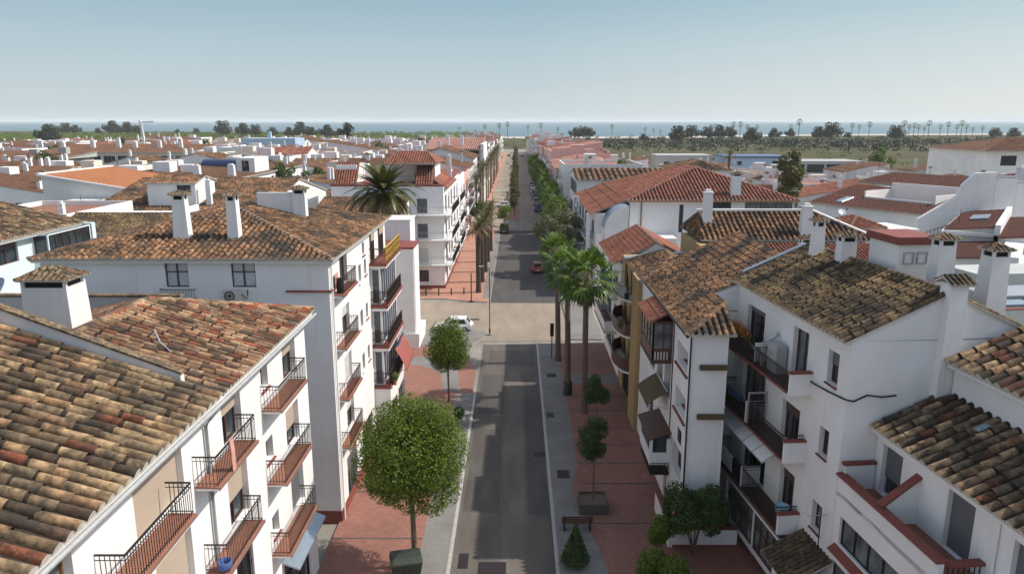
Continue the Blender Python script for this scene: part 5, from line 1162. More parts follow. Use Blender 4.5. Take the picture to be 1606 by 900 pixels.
# ================================================================== GROUND, ROADS
def sheet(name, pts, z, m):
    mb = MB(); mb.poly([(x,y,z) for x,y in pts]); return struct(name, mb, M[m])
def rect(x0,x1,y0,y1): return [(x0,y0),(x1,y0),(x1,y1),(x0,y1)]
def fields():
    m, nt, b = _new('field_bands')
    v = coord(nt, (.25, 1, 1)); n1 = noise(nt, v, .012, 4, .55); n2 = noise(nt, coord(nt), .09, 5, .6); n3 = noise(nt, coord(nt, (.12, 1, 1)), .05, 3)
    c = ramp(nt, n1, [(.35,(.055,.062,.026)),(.47,(.09,.085,.042)),(.55,(.15,.125,.07)),(.66,(.065,.07,.03))])
    c = mixc(nt, ramp(nt, n3, [(.42,(.55,)*3),(.58,(0,0,0))]), c, (.05,.06,.025)); c = mixc(nt, ramp(nt, n2, [(.4,(.5,)*3),(.65,(0,0,0))]), c, (.05,.055,.025))
    nt.links.new(c, b.inputs['Base Color']); b.inputs['Roughness'].default_value = .95; b.inputs['Specular IOR Level'].default_value = .1; return m
M['fields'] = fields()
def sea():
    m, nt, b = _new('sea_water'); n1 = noise(nt, coord(nt, (.2,1,1)), .004, 4); n2 = noise(nt, coord(nt, (.3,1,1)), .05, 4)
    nt.links.new(ramp(nt, n1, [(.35,(.07,.14,.165)),(.65,(.10,.185,.205))]), b.inputs['Base Color']); b.inputs['Roughness'].default_value = .35; b.inputs['Specular IOR Level'].default_value = .3
    bump(nt, b, n2, .5, .6); return m
M['sea'] = sea(); M['sand'] = plain('beach_sand', (.50,.46,.40), .95, 0, .1, .05)
SHORE = [(-4000,1900),(-1500,1750),(-700,1560),(-330,1430),(-200,1260),(-130,1120),(-60,1070),(80,1060),(220,1090),(420,1230),(800,1330),(1500,1480),(4000,1800)]
gm = MB(); gm.poly([(-4000,-300,-.08),(4000,-300,-.08)]+[(x,y,-.08) for x,y in SHORE[::-1]]); struct('terrain', gm, M['fields'])
bm_ = MB()
for (xa,ya),(xb,yb) in zip(SHORE[5:-1], SHORE[6:]): bm_.poly([(xa,ya-95,0.02),(xb,yb-95,0.02),(xb,yb+6,-.05),(xa,ya+6,-.05)])
struct('beach', bm_, M['sand'])
sm = MB(); sm.poly([(-60000,800,-1.2),(60000,800,-1.2),(60000,90000,-1.2),(-60000,90000,-1.2)]); struct('sea', sm, M['sea'])
sheet('town_ground', [(-330,-120),(160,-120),(160,230),(24,260),(24,600),(-60,600),(-230,420),(-330,400)], -.03, 'town')
sheet('road', rect(-3.3,2.0,-10,71), 0, 'road')
sheet('crossing', [(-70,70.5),(5.5,72.2),(5.5,88.2),(-70,89.5)], .006, 'cross')
sheet('far_road', rect(-3.2,5.6,88.2,150), .004, 'road_patch')  # dark asphalt; its tone also stands in for the shade over this stretch
sheet('right_lane', rect(.8,6.2,150,540), .004, 'road_pale'); sheet('left_lane', rect(-6.6,-1.9,150,540), .004, 'road_pale')
sheet('road_centre_strip', rect(-.75,.45,32,63), .004, 'road_strip')
for pts in ([(.62,38.2),(1.9,38),(1.88,60.5),(.7,60.4)], [(-3.1,38.5),(-.95,38.3),(-1.0,50),(-3.05,50.2)], rect(-3.0,-.98,53,62), rect(-2.6,1.7,64.5,69)): sheet('road_patch', pts, .004, 'road_worn')
def slab(name, pts, m, h=.12, z0=-.02):
    mb = MB(); mb.prism(pts, z0, h, 1, 0); return struct(name, mb, [M[m], M['kerb']])
slab('left_kerb', rect(-3.48,-3.3,-10,57), 'kerb', .13); slab('right_kerb', rect(2.0,2.18,-10,71), 'kerb', .13)
slab('left_pavement_strip', rect(-5.0,-3.48,-10,57), 'pave_grey'); slab('left_pavement', rect(-9.9,-5.0,-10,57), 'pave_red')
slab('right_pavement_strip', [(2.18,-10),(5.0,-10),(4.55,33),(3.75,38.5),(3.35,41.0),(3.95,44),(4.05,50),(4.1,71),(2.18,71)], 'pave_grey')
slab('right_pavement', [(5.0,-10),(8.9,-10),(8.9,71),(4.1,71),(4.05,50),(3.95,44),(3.35,41.0),(3.75,38.5),(4.55,33)], 'pave_red')
sheet('paving_joint', rect(4.2,8.85,59.5,61.8), .124, 'pave_grey')
for y in (37.0,41.6,44.4,47.2,50.2,53.4,56.6): sheet('paving_joint', rect(4.1,8.85,y,y+.13), .124, 'road_patch')
for y in (30.5,35.4,40.5,45.6,50.6): sheet('paving_joint', rect(-9.88,-5.02,y,y+.13), .124, 'road_patch')
slab('side_plaza', [(-40,57),(-3.6,57),(-3.6,62),(-4.4,66),(-6.5,69.3),(-9.9,70.2),(-40,70.2)], 'pave_red', .11)
sheet('side_lane', [(-40,64.5),(-9,64.2),(-6.8,62.2),(-6,57.5),(-4.6,57.5),(-5.4,63.2),(-7.6,66.6),(-40,67.4)], .116, 'pave_grey')
slab('corner_pavement', [(-9.9,70.2),(-6.5,69.3),(-4.4,70.6),(-3.2,73.5),(-3.4,75.6),(-9.5,76.0),(-9.9,76.0)], 'pave_grey', .12)
slab('far_left_pavement', [(-70,89.7),(-9.3,90.2),(-6,88.9),(-3.6,88.4),(-3.3,90),(-3.3,149),(-9.6,149),(-9.6,96),(-70,96)], 'pave_orange', .12)
slab('far_left_strip', rect(-4.3,-3.32,90.2,149), 'pave_grey', .126, .0)
slab('far_right_pavement', [(5.6,72.5),(8.9,72.5),(8.9,540),(6.4,540),(5.6,150)], 'pave_grey', .12)
slab('far_left_walk', rect(-9.9,-6.8,149.2,540), 'pave_orange', .12); slab('median_strip', rect(-1.7,.6,165,540), 'pave_red', .14)
slab('yard_floor', [(8.95,14),(13.5,14),(13.3,28),(12.5,35.6),(8.95,35.6)], 'terra', .16)
# drain covers and grates
for lab, (x,y,w,d) in {'dark square drain cover in the right pavement strip': (3.0,42.9,.8,1.1), 'long dark grate across the near road': (-1.2,32.9,1.4,1.2), 'small dark drain cover beside the right kerb': (2.6,52.5,.6,1.0), 'brownish round-ended cover at the right road edge': (1.6,46,.9,.8), 'dark grate by the palm pit': (3.1,61.5,.9,1.0), 'brown grate at the near left kerb': (-2.7,33.6,.5,1.3), 'dark slot grate on the tan crossing': (-4.8,80.5,1.2,.5)}.items():
    t = thing('drain_cover', lab, 'drain cover', (x,y,(.122 if x > 2.1 else .012)), 0, 'drain covers'); m = MB(); m.box(-w/2,w/2,-d/2,d/2,-.01,.012)
    m.build('frame', M['iron'], t); m = MB()
    for i in range(6): m.box(-w/2+.05,w/2-.05,-d/2+.06+i*(d-.12)/6,-d/2+.06+(i+.55)*(d-.12)/6,.012,.022)
    m.build('grille', M['rust'], t)
# garden wall in front of the townhouse
gw = MB(); gw.box(8.0,8.22,34.72,38.6,0,1.35); gw.box(8.22,11.6,34.72,34.92,0,1.15); gw.box(7.95,8.27,34.67,38.6,1.352,1.42,1); gw.box(8.27,11.6,34.67,34.97,1.152,1.22,1); gw.box(8.22,11.6,34.68,34.718,.0,.28,1)
tag(gw.build('garden_wall', [M['white'], M['red']]), 'low white garden wall with red coping below the bougainvillea', 'wall')

# ================================================================== CUSTOM MID-DISTANCE BUILDINGS (left)
RES = []
def res(*a): RES.append(a)
dkw = dict(frame='iron', cols=2)
b = House('gallery_house', 'pale aqua house with glazed top gallery and mossy roof at the left edge', 'house', wall='aqua')
b.box(-50,-36.4,44,60,0,13.9, E=[(50.3,52.6,12.0,13.45,dict(frame='brown', cols=2, shutter=.25, shmat='shut_brown')),(46,47.2,11.9,13.3,dict(frame='brown', cols=2))], cap=False)
b.shed(-50,-36.4,44,60.4,13.95,.24,'W',over=.55,sp=.3,ln=.45,seg=4); b.w.box(-36.4,-35.2,54.2,60,10.6,11.6,0)
b.face((-35.2,54.3,11.6), 90, 5.6, 2.1, [(.1,5.5,.05,2.0,dict(frame='brown', cols=6, depth=.06))]); b.face((-36.4,54.3,11.6), 0, 1.2, 2.1, [(.1,1.1,.05,2.0,dict(frame='brown', cols=1, depth=.06))]); b.w.box(-36.5,-35.1,60.0,60.5,10,13.8,0)
b.chimney(-40.4,51.5,14.6,17.0,.8,.7,taper=.85); co = MB(); co.box(-36.39,-35.9,43.8,60.4,13.62,13.78); b.part('cornice', co, [M['white']]); b.done('t_mix'); res(-52,-34,42,62)
b = House('orange_roof_house', 'grey-white house with a bright plain orange roof and white edges', 'house', wall='white2')
b.box(-60,-48,93,110,0,13.4, cap=False); b.shed(-60,-48,93,110,13.4,.16,'W',over=.3,sp=.4,ln=.6,seg=3)
rc = MB(); rc.box(-60.4,-60.06,92.6,110,15.2,15.6); rc.hexa([(-60,92.5,15.3),(-47.6,92.5,13.3),(-47.6,92.8,13.3),(-60,92.8,15.3)],[(-60,92.5,15.5),(-47.6,92.5,13.5),(-47.6,92.8,13.5),(-60,92.8,15.5)]); b.part('coping', rc, [M['white']]); b.w.box(-56,-47.4,91,92.48,0,12.4,0)
b.done('t_orange'); res(-62,-46,86,111)
b = House('parapet_house', 'white flat-roofed house with stepped parapets before the orange roof', 'house', wall='white')
b.box(-52,-42,68,80,0,13.0); b.parapet(-52,-42,68,80,13.002,.5,coping=False); b.w.box(-46,-42.3,67.7,67.98,12.4,13.4,1); b.box(-41.95,-34.8,72,80,0,12.4); b.w.box(-35.1,-34.75,71.5,80,12.4,13.1,0); b.chimney(-43,69,13,14.6,.5,.5,'plain'); b.done('t_tan'); res(-53,-33,66,81)
b = House('dormer_house', 'white house with small tiled dormer room above a long brown roof', 'house')
b.box(-48,-28,82,108,0,12.2, S=[(-38,-36.8,10,11.4,dkw)], cap=False); b.gable(-48,-28,82,108,12.2,.2,'X',sp=.38,ln=.55,seg=3); b.box(-42,-36.5,83.5,89,12,15.2, S=[(-38.6,-37.0,13.8,14.9,dict(frame='iron'))]); b.gable(-42,-36.5,83.5,89,15.2,.22,'X',sp=.35,ln=.5,seg=3); b.chimney(-35.2,84,12.5,15.6,.6,.5,'plain'); b.done('t_tan'); res(-49,-27,81,109)
b = House('brown_ridge_house', 'white house with wide tan roof directly behind the hip-roofed block', 'house')
b.box(-30,-15,58,68,0,13.0, cap=False); b.hip(-30,-15,58,68,13.05,.28,sp=.34,ln=.5,seg=4); b.chimney(-18.6,59.5,13.2,15.6,.5,.9,'plain'); b.done('t_tan'); res(-31,-14,56,69)
b = House('small_gable_house', 'white house with mossy gable roof left of the hip-roofed block', 'house')
b.box(-40,-27.5,62,71,0,12.6, cap=False); b.gable(-40,-27.5,62,71,12.6,.26,'X',sp=.34,ln=.5,seg=4); b.chimney(-29.2,64,13,15.8,.6,.6); b.done('t_olive'); res(-41,-27,61,72)
b = House('long_white_house', 'long white house with flat brown roof, roof terrace and arched roof room', 'building')
b.box(-66,-48.5,128,166,0,12.3, E=[(y,y+1.6,9.4,11.4,dict(frame='brown', cols=1)) for y in (130,134.5,140,146,152,158)], cap=False); b.shed(-66,-48.5,128,166,12.3,.06,'W',over=.4,sp=.5,ln=2,seg=3); b.w.box(-53,-48.4,127.4,127.98,0,11.5,0)
b.box(-53,-49.5,140,148,12.4,15.2, S=[(-52,-50.6,12.7,14.7,dict(frame='wood', cols=1))]); b.w.box(-64,-61,130,133,12.8,15,0); b.w.box(-60,-57.8,132,134,12.8,14.4,0)
for x,y in ((-50.5,131),(-56,129.5)): b.chimney(x,y,12.3,14.6,1.2,1,'plain')
bv = MB()
for i in range(8):
    t0, t1 = math.pi*i/8, math.pi*(i+1)/8; bv.add([(-63,150-2.4*math.cos(t0),13+1.5*math.sin(t0)),(-54,150-2.4*math.cos(t0),13+1.5*math.sin(t0)),(-54,150-2.4*math.cos(t1),13+1.5*math.sin(t1)),(-63,150-2.4*math.cos(t1),13+1.5*math.sin(t1))],[(0,1,2,3)],0,True)
b.part('vaulted_cover', bv, [M['paint_navy']]); b.done('t_brown'); res(-68,-47,126,168)
b = House('strip_window_hotel', 'long low white hotel with a continuous window strip and white roof chimneys', 'building')
b.box(-152,-104,236,256,0,12.2, S=[(-150+i*4.6,-146.2+i*4.6,9.0,11.2,dict(frame='alu', cols=3)) for i in range(10)]); b.shed(-152.5,-103.5,235.5,256,12.3,.09,'N',over=.8,sp=.7,ln=3,seg=3)
for i,x in enumerate((-150,-140,-131.5,-126,-118,-111)): b.chimney(x,246,13,15.4+(i%3)*.5,1.3,1.1,'plain')
b.done('t_brown'); res(-156,-100,230,258)
b = House('porch_roof_building', 'wide building with long brown porch roof and white rooftop boxes at the left edge', 'building', wall='grey')
b.box(-186,-122,196,214,0,11.6, S=[(-184+i*7,-179+i*7,7.5,11,dict(frame='iron', cols=3)) for i in range(9)]); b.shed(-187,-121,192,214,12,.07,'N',over=.6,sp=.8,ln=3,seg=3)
for i,x in enumerate((-178,-166,-158,-146,-134,-126)): b.w.box(x,x+2.2,204,206,12.4,14.4+(i%2)*.6,0)
b.done('t_brown'); res(-190,-118,190,216)
b = House('pale_blue_box', 'flat pale blue box building near the field edge, left of the avenue', 'building', wall='blue'); b.box(-122,-98,330,345,0,14.5, S=[(-112,-108,9,11,dkw)]); b.chimney(-111,336,14.5,17.5,1.5,1.5,'plain'); b.done(); res(-124,-96,325,348)
b = House('dark_front_block', 'tall block with dark glazed front and brown roof on the left of the avenue', 'building')
b.box(-24,-9.2,200,222,0,14.6, S=[(-22.6+i*3.2,-19.7+i*3.2,z,z+2.6,dict(frame='iron', cols=2)) for i in range(4) for z in (11.6,8.4,5)], cap=False); b.shed(-24.5,-9.6,199,222,14.7,.1,'N',over=.7,sp=.6,ln=3,seg=3); b.w.box(-9.6,-8.8,199.3,222,0,16.0,0); b.chimney(-15,205,15,18.2,1,1,'plain'); b.chimney(-19,206,15,18.4,1,1,'plain'); b.done('t_pink'); res(-25,-8,198,223)
# far right specials
b = House('grey_slab_block', 'low grey flat-roofed block with dark window slots beyond the red roofs', 'building', wall='grey'); b.box(44,61,232,244,0,11.6, S=[(46,47.6,6,9.6,dkw),(49.6,51.2,6,9.6,dkw),(53.5,56,6,9.6,dkw),(58,59,6,9.6,dkw)]); b.done(); res(42,63,228,246)
b = House('pale_blue_block', 'pale blue rectangular block with dark blue roof edge on the right', 'building', wall='blue'); b.box(63.5,81.5,224,238,0,11.2, S=[(66.5,67.8,z,z+1.2,dkw) for z in (3,6,9)]+[(71.5,73,z,z+1.6,dkw) for z in (3.4,7.6)]+[(77,78.8,z,z+1.3,dkw) for z in (3,6,9)]); pb = MB(); pb.box(63.2,81.8,223.7,238.3,11.22,11.7); b.part('roof_edge', pb, [M['roof_edge']]); b.done(); res(62,84,220,240)
b = House('long_grey_shed', 'long low grey building with dark glazing right of the tall poplar', 'building', wall='grey'); b.box(84,110,236,250,0,9.6, S=[(86+i*6.2,91.5+i*6.2,6,8.6,dict(frame='iron', cols=3)) for i in range(4)]); b.done(); res(82,126,230,252)
b = House('brown_roof_villa', 'white villa with broad brown hipped roof high at the right edge', 'house'); b.box(118,160,188,214,0,14.8, S=[(122,126,11,13.5,dkw),(138,144,11,13.5,dkw)], cap=False); b.hip(118,160,188,214,14.8,.22,over=1,sp=.7,ln=3,seg=3); b.done('t_brown'); res(112,170,180,218)
b = House('end_block', 'pale block with flat red roof closing the far end of the avenue', 'building', wall='cream'); b.box(7,30,520,536,0,10.2, S=[(9+i*3.4,11.4+i*3.4,z,z+1.8,dkw) for i in range(6) for z in (2.5,6)]); pb = MB(); pb.box(6,32,519,537,10.22,11.4); b.part('roof_slab', pb, [M['t_pink']]); b.done(); res(4,34,515,540)
b = House('striped_vault_house', 'white house with ribbed brown roof and glazed street end past the vertical sign', 'house')
b.box(10.5,31,128,145,0,12.0, W=[(129,144,9.2,11.6,dict(frame='iron', cols=5)),(129,144,5,7.5,dict(frame='iron', cols=5))], S=[(13.6,14.2,8.6,10.8,dict(frame='iron', cols=1)),(17.6,18.0,8.6,10.8,dict(frame='iron', cols=1))], cap=False); b.gable(10.5,31,128,145,12.05,.16,'X',sp=1.0,ln=3,seg=4); b.box(28,38,131,144,0,13.6); b.hip(28,38,131,144,13.6,.3,sp=.45,ln=.7,seg=3); b.done('t_tan'); res(8,39,125,147)

# ================================================================== PROCEDURAL TOWN
ORD = ['first','second','third','fourth','fifth','sixth','seventh','eighth','ninth','tenth','eleventh','twelfth','thirteenth','fourteenth','fifteenth','sixteenth','seventeenth','eighteenth','nineteenth','twentieth','last','final','outermost']
ROWN = ['one','two','three','four','five','six','seven','eight','nine','ten','eleven','twelve','thirteen','fourteen','fifteen','sixteen','seventeen','eighteen','nineteen','twenty','twenty-one','twenty-two','twenty-three','twenty-four']
HOUSES = 0
def rand_house(g, x0, x1, y0, y1, side, row, col, street=False, pinkish=False):
    global HOUSES
    HOUSES += 1
    wl = g.choice(['white']*7+['white2','white2','cream','pink' if street else 'cream'])
    if pinkish: wl = g.choice(['pink','cream','white','pink'])
    tile = g.choice(['t_tan','t_brown','t_tan','t_brick','t_brown','t_brown']) if not pinkish else g.choice(['t_pink','t_pink','t_brick'])
    ht = g.uniform(9.2,12.2) if not street else g.uniform(11.0,13.4)
    if side == 'right' and not street: ht = g.uniform(5.5,9.0) if y0 > 118 else g.uniform(8,10)
    near = y0 < 175; k = dict(sp=.42,ln=.6,seg=3) if near else dict(sp=.75,ln=3,seg=3,ends=False)
    kind = g.choice(['gableX','gableY','hip','shedE','shedW','flat','flat','flat','gableY'] if not street else ['flat','gableY','hip','shed','flat'])
    if y0 > 180 and not street and g.random() < .35: kind = 'flat'
    rw = {'gableX':'broad gable roof','gableY':'gable roof','hip':'hipped roof','shedE':'single-slope roof','shedW':'single-slope roof','shed':'single-slope roof','flat':'flat terrace roof'}[kind]
    cw = {'t_tan':'tan','t_brown':'brown','t_brick':'brick-red','t_orange':'orange','t_pink':'faded pink'}[tile]
    ww = {'white':'white','white2':'chalky white','cream':'cream','pink':'pink'}[wl]
    place = f'{ORD[min(col,22)]} from the avenue, {side} row {ROWN[min(row,23)]}'
    if street: place = f'{ORD[min(row,22)]} on the avenue front, {side} side'
    lab = f"{ww} house, {cw+' ' if kind != 'flat' else ''}{rw}, {place}"
    b = House('town_house', lab, 'house', group='packed town houses', wall=wl, far=True)
    S = []; E = []; W = []
    nx = max(2, int((x1-x0)/4.5)); fr = g.choice(['iron','brown','iron'])
    for i in range(nx):
        if g.random() < .75:
            c = x0+1+(x1-x0-2)*(i+.5)/nx; S.append((c-.6,c+.6,ht-2.6,ht-1.1,dict(frame=fr, cols=1 if not near else 2, shutter=g.choice([0,.5]) if near else 0)))
    L = E if side == 'left' else W
    zs = [ht-2.7] if not street else [ht-2.8, ht-5.9, ht-9.0]
    for z in zs:
        ny = 3 if not street else max(3,int((y1-y0)/4.2))
        for i in range(ny):
            c = y0+(y1-y0)*(i+.5)/ny
            if street and g.random() < .55: L.append((c-.8,c+.8,z-.5,z+1.6,dict(frame=fr, cols=2)))
            elif g.random() < .6: L.append((c-.6,c+.6,z,z+1.5,dict(frame=fr, cols=1)))
    b.box(x0,x1,y0,y1,0,ht,S=S,E=E,W=W,cap=kind == 'flat')
    pt = g.uniform(.2,.3); top = ht
    if kind == 'flat':
        b.parapet(x0,x1,y0,y1,ht+.002,g.uniform(.5,1.0),coping=g.random()<.4,fl='terra' if g.random() < .5 else 'white2')
        a = x0+(x1-x0)*g.uniform(.1,.55); c = y0+(y1-y0)*g.uniform(.2,.5); b.w.box(a,a+g.uniform(2.4,4),c,c+3,ht,ht+g.uniform(2,2.7),0)
        if g.random() < .6: a = x0+(x1-x0)*g.uniform(.6,.85); b.w.lathe([(.001,1.4),(.5,1.35),(.55,.1),(.55,0)][::-1],(a,c,ht),9)
    elif kind == 'gableX': top = b.gable(x0,x1,y0,y1,ht,pt,'X',**k)
    elif kind == 'gableY': top = b.gable(x0,x1,y0,y1,ht,pt,'Y',**k)
    elif kind == 'hip': top = b.hip(x0,x1,y0,y1,ht,pt,**k)
    else: top = b.shed(x0,x1,y0,y1,ht,.16,'W' if side == 'left' else 'E',**k)
    if kind != 'flat' and g.random() < .35:
        a = x0+(x1-x0)*g.uniform(.1,.6); b.w.box(a,a+g.uniform(2,3.5),y1-4,y1-1.5,ht-.5,top+g.uniform(.6,1.4),0)
    for _ in range(g.choice([1,2,2,3])):
        cx, cy = g.uniform(x0+1,x1-1), g.uniform(y0+1.5,y1-1); b.chimney(cx,cy,ht,top+g.uniform(.7,1.9),g.uniform(.5,.9),g.uniform(.5,.8),'plain' if not near or g.random() < .5 else 'tile')
    if street:
        for z in zs:
            y = y0+g.uniform(.8,2); 
            while y < y1-3:
                l = g.uniform(3,5.5); l = min(l, y1-.5-y)
                if side == 'left': b.balc('E',y,y+l,z-.55,.95,x1,kind=g.choice(['iron','solid','glass']) if y0 < 200 else 'solid',sp=.2,railh=.95,slab='white',edge=g.choice(['red','white','brown']))
                else: b.balc('W',y,y+l,z-.55,.95,x0,kind=g.choice(['iron','solid']) if y0 < 200 else 'solid',sp=.2,railh=.95,slab='white',edge=g.choice(['red','white','brown']))
                y += l+g.uniform(.8,2.5)
    b.done(tile)
def free(x0,x1,y0,y1): return not any(x0 < r[1] and x1 > r[0] and y0 < r[3] and y1 > r[2] for r in RES)
g = random.Random(42)
row = 0; y = 73.
while y < 425:
    dy = g.uniform(12,15) if y < 150 else g.uniform(14,19)
    x = -29.; col = 1; lim = -(y*.72+14)
    while x > lim and x > -235:
        w = g.uniform(8.5,13)*(1 if y < 180 else 1.6)
        if free(x-w, x, y, y+dy-1.5) and y > 110+ (0 if x < -40 else 0): rand_house(g, x-w, x-g.choice([.1,.1,1.2]), y, y+dy-g.choice([.3,1.5,3]), 'left', row, col)
        col += 1; x -= w
    row += 1; y += dy
row = 0; y = 123.
while y < 520:
    l = g.uniform(13,20)
    if free(-26,-9.8,y,y+l-.3): rand_house(g,-26,-9.8-g.uniform(0,.6),y,y+l-.3,'left',row,0,True)
    else:
        y = max(r[3] for r in RES if -26 < r[1] and -9.8 > r[0] and y < r[3] and y+l > r[2])+.3; continue
    row += 1; y += l
row = 0; y = 147.
while y < 505:
    l = g.uniform(13,19)
    if free(8.8,25,y,y+l-.3): rand_house(g,8.9+g.uniform(0,.6),25,y,y+l-.3,'right',row,0,True,pinkish=150 < y < 330)
    row += 1; y += l
res(8,39,90,125)
row = 0; y = 101.
while y < 250:
    dy = g.uniform(12,16); x = 39.5 if y < 146 else 26.; col = 1
    while x < y*.72+14 and x < 150:
        w = g.uniform(12,17)
        hit = any(abs((x+w/2)-px) < pr+w/2 and abs(y+dy/2-py) < pr+dy/2 for px,py,pr in ((46,125,3),(48.5,170,2),(22,150,1)))
        if free(x,x+w,y,y+dy-1) and not hit and not (x < 62 and y < 104): rand_house(g,x+.1,x+w-g.choice([0,1.2]),y,y+dy-g.choice([.5,2]),'right',row,col)
        col += 1; x += w
    row += 1; y += dy
# rooftop aerials
a0 = antenna('thin rooftop aerial standing on a house roof in the packed town', (-20,64,13.5), 2.6, .4, 5, 1.4); a0['group'] = 'rooftop aerials'
for i in range(34):
    gx_ = g.uniform(-100,-16) if i % 3 else g.uniform(28,90); gy_ = g.uniform(72,190) if i % 3 else g.uniform(96,180)
    if abs(gx_) > gy_*.72: gx_ *= .6
    copy_tree(a0, (gx_,gy_,10.5 if gx_ < 0 else 8.2), g.uniform(0,3), None, g.uniform(1,1.7))
# ================================================================== VEGETATION
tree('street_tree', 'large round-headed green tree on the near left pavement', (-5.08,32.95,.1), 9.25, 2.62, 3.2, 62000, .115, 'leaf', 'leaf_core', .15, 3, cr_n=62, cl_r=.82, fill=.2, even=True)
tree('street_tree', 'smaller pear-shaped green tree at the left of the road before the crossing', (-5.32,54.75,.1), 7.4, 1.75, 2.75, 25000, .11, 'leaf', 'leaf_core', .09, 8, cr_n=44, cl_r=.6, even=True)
def planter_tree(label, plabel, p, h, cr, ch, n, seed):
    r = thing('planter_box', plabel, 'planter', (p[0],p[1],.12)); m = MB(); w = .82
    for a in ((-w,w,-w,-w+.1),(-w,w,w-.1,w),(-w,-w+.1,-w+.1,w-.1),(w-.1,w,-w+.1,w-.1)): m.box(*a,0,.62)
    m.build('sides', M['planter'], r); m = MB(); m.box(-w+.1,w-.1,-w+.1,w-.1,0,.5); m.build('soil', M['bark'], r)
    tree('planter_tree', label, (p[0],p[1],.6), h-.5, cr, ch, n, .15, 'leaf_dark', 'leaf_core', .055, seed, cr_n=18, cl_r=.45)
planter_tree('slim dark green tree growing in the square planter on the right pavement', 'square stone planter box on the right brick pavement', (4.46,38.75), 5.9, .92, 1.6, 4200, 12)
tree('pavement_tree', 'slim dark green tree behind the planter tree on the right pavement', (5.35,46.5,.12), 5.4, .85, 1.2, 3000, .15, 'leaf_dark', 'leaf_core', .055, 15, cr_n=14, cl_r=.42)
tree('pavement_tree', 'small bright round tree by the yard corner near the bougainvillea', (7.2,33.4,.12), 2.6, .85, .95, 3400, .14, 'leaf', 'leaf_core', .05, 21, cr_n=14, cl_r=.42)
bg = thing('flowering_bush', 'dark bougainvillea bush with magenta flowers against the townhouse wall', 'bush', (9.1,33.75,.35)); m = MB(); cl = clumps(0,0,2.5,1.55,1.5,30,.55,5,bot=-.7); leaves(m,cl,11000,.15,5,0,1); m.build('foliage',[M['leaf_dark'],M['leaf_core']],bg); m = MB(); leaves(m,cl[:14],60,.2,9,0,inner=1.02); m.build('flowers',M['pinkflower'],bg); m = MB()
for c in cl[:6]: m.tube([(0,0,0),(c[0]*.3,c[1]*.3,1.2),c[:3]],[.06,.04,.02],5)
m.build('stems',M['bark'],bg)
bg = thing('clipped_bush', 'bright green rounded bush at the bottom edge beside the yard', 'bush', (7.1,31.2,.1)); m = MB(); leaves(m,clumps(0,0,.9,1.25,.95,20,.5,6,bot=-.6),6500,.14,6,0,1); m.build('foliage',[M['leaf'],M['leaf_core']],bg); m = MB(); m.tube([(0,0,0),(0,0,.8)],.06,6); m.build('stem',M['bark'],bg)
cf = thing('small_conifer', 'small dark conical fir at the right road edge', 'tree', (3.0,33.1,.12)); m = MB()
leaves(m,[(.0,0,.35+i*.16,max(.12,.78*(1-i/13))*1.0,.16) for i in range(13)],5200,.16,7,0,1,inner=.3,up=.5); m.build('crown',[M['leaf_dark'],M['leaf_core']],cf); m = MB(); m.tube([(0,0,0),(0,0,1.9)],[.05,.015],6); m.build('trunk',M['bark'],cf)
tree('kerb_shrub', 'small dark shrub in the left pavement strip beyond the large tree', (-4.3,50.5,.1), 1.7, .55, .7, 900, .16, 'leaf_dark', 'leaf_core', .03, 31, cr_n=9, cl_r=.3)
fan_palm('fan_palm', 'farthest of the three tall fan palms on the right pavement', (3.9,65.6,.1), 10.3, 1, None, (-.25,0), n=38, r=1.45, tr=.26)
fan_palm('fan_palm', 'middle of the three tall fan palms, black sleeve round its foot', (4.22,56.9,.1), 10.4, 2, None, (-.2,.2), n=38, r=1.45, tr=.25)
sl = thing('trunk_guard', 'black sleeve wrapped round the foot of the middle fan palm', 'guard', (4.22,56.9,.12)); m = MB(); m.lathe([(.36,0),(.38,1.1),(.37,1.1),(.35,0)],(0,0,0),14); m.build('sleeve',M['iron'],sl)
fan_palm('fan_palm', 'nearest and brightest of the three tall fan palms on the right pavement', (5.2,53,.1), 10.7, 3, None, (0,.2), n=42, r=1.75, tr=.24)
# left palm row (pruned)
p0 = date_palm('pruned_palm', 'nearest pruned dark-trunked palm on the orange pavement', (-4.95,93.6,.1), 8.4, 9, 'pruned palms along the left pavement', n=54, fl=2.3, tr=.33, nl=20, bark='bark_dark', leaf='date', skirt=.5)
for i,(x,y) in enumerate(((-4.75,100),(-4.6,107),(-4.5,115),(-4.4,125))): copy_tree(p0, (x,y,.1), .9*i, f'{ORD[i+1]} pruned dark-trunked palm along the orange pavement', .97-.02*i)
p1 = date_palm('avenue_palm', 'slender palm in the left row of the avenue', (-8.2,150,.1), 10.0, 13, 'avenue palms before the left houses', n=40, fl=3.3, tr=.2, nl=16, skirt=.1)
for i in range(1,12): copy_tree(p1, (-8.2+.1*(i%2),150+i*16,.1), i*.8, None, 1+.04*(i%3))
# median row
s0 = tree('median_tree', 'slender dusty tree in the median row of the avenue', (-.5,170,.1), 6.2, .95, 2.4, 900, .34, 'leaf_poplar', 'leaf_olive', .08, 33, 'median trees of the avenue', cr_n=14, cl_r=.55)
for i in range(1,36): copy_tree(s0, (-.5+.15*math.sin(i*2.3),170+i*8.6,.1), i*1.3, None, (1+.2*math.sin(i*2.7), 1+.2*math.sin(i*2.7), 1.05+.3*math.sin(i*1.7)))
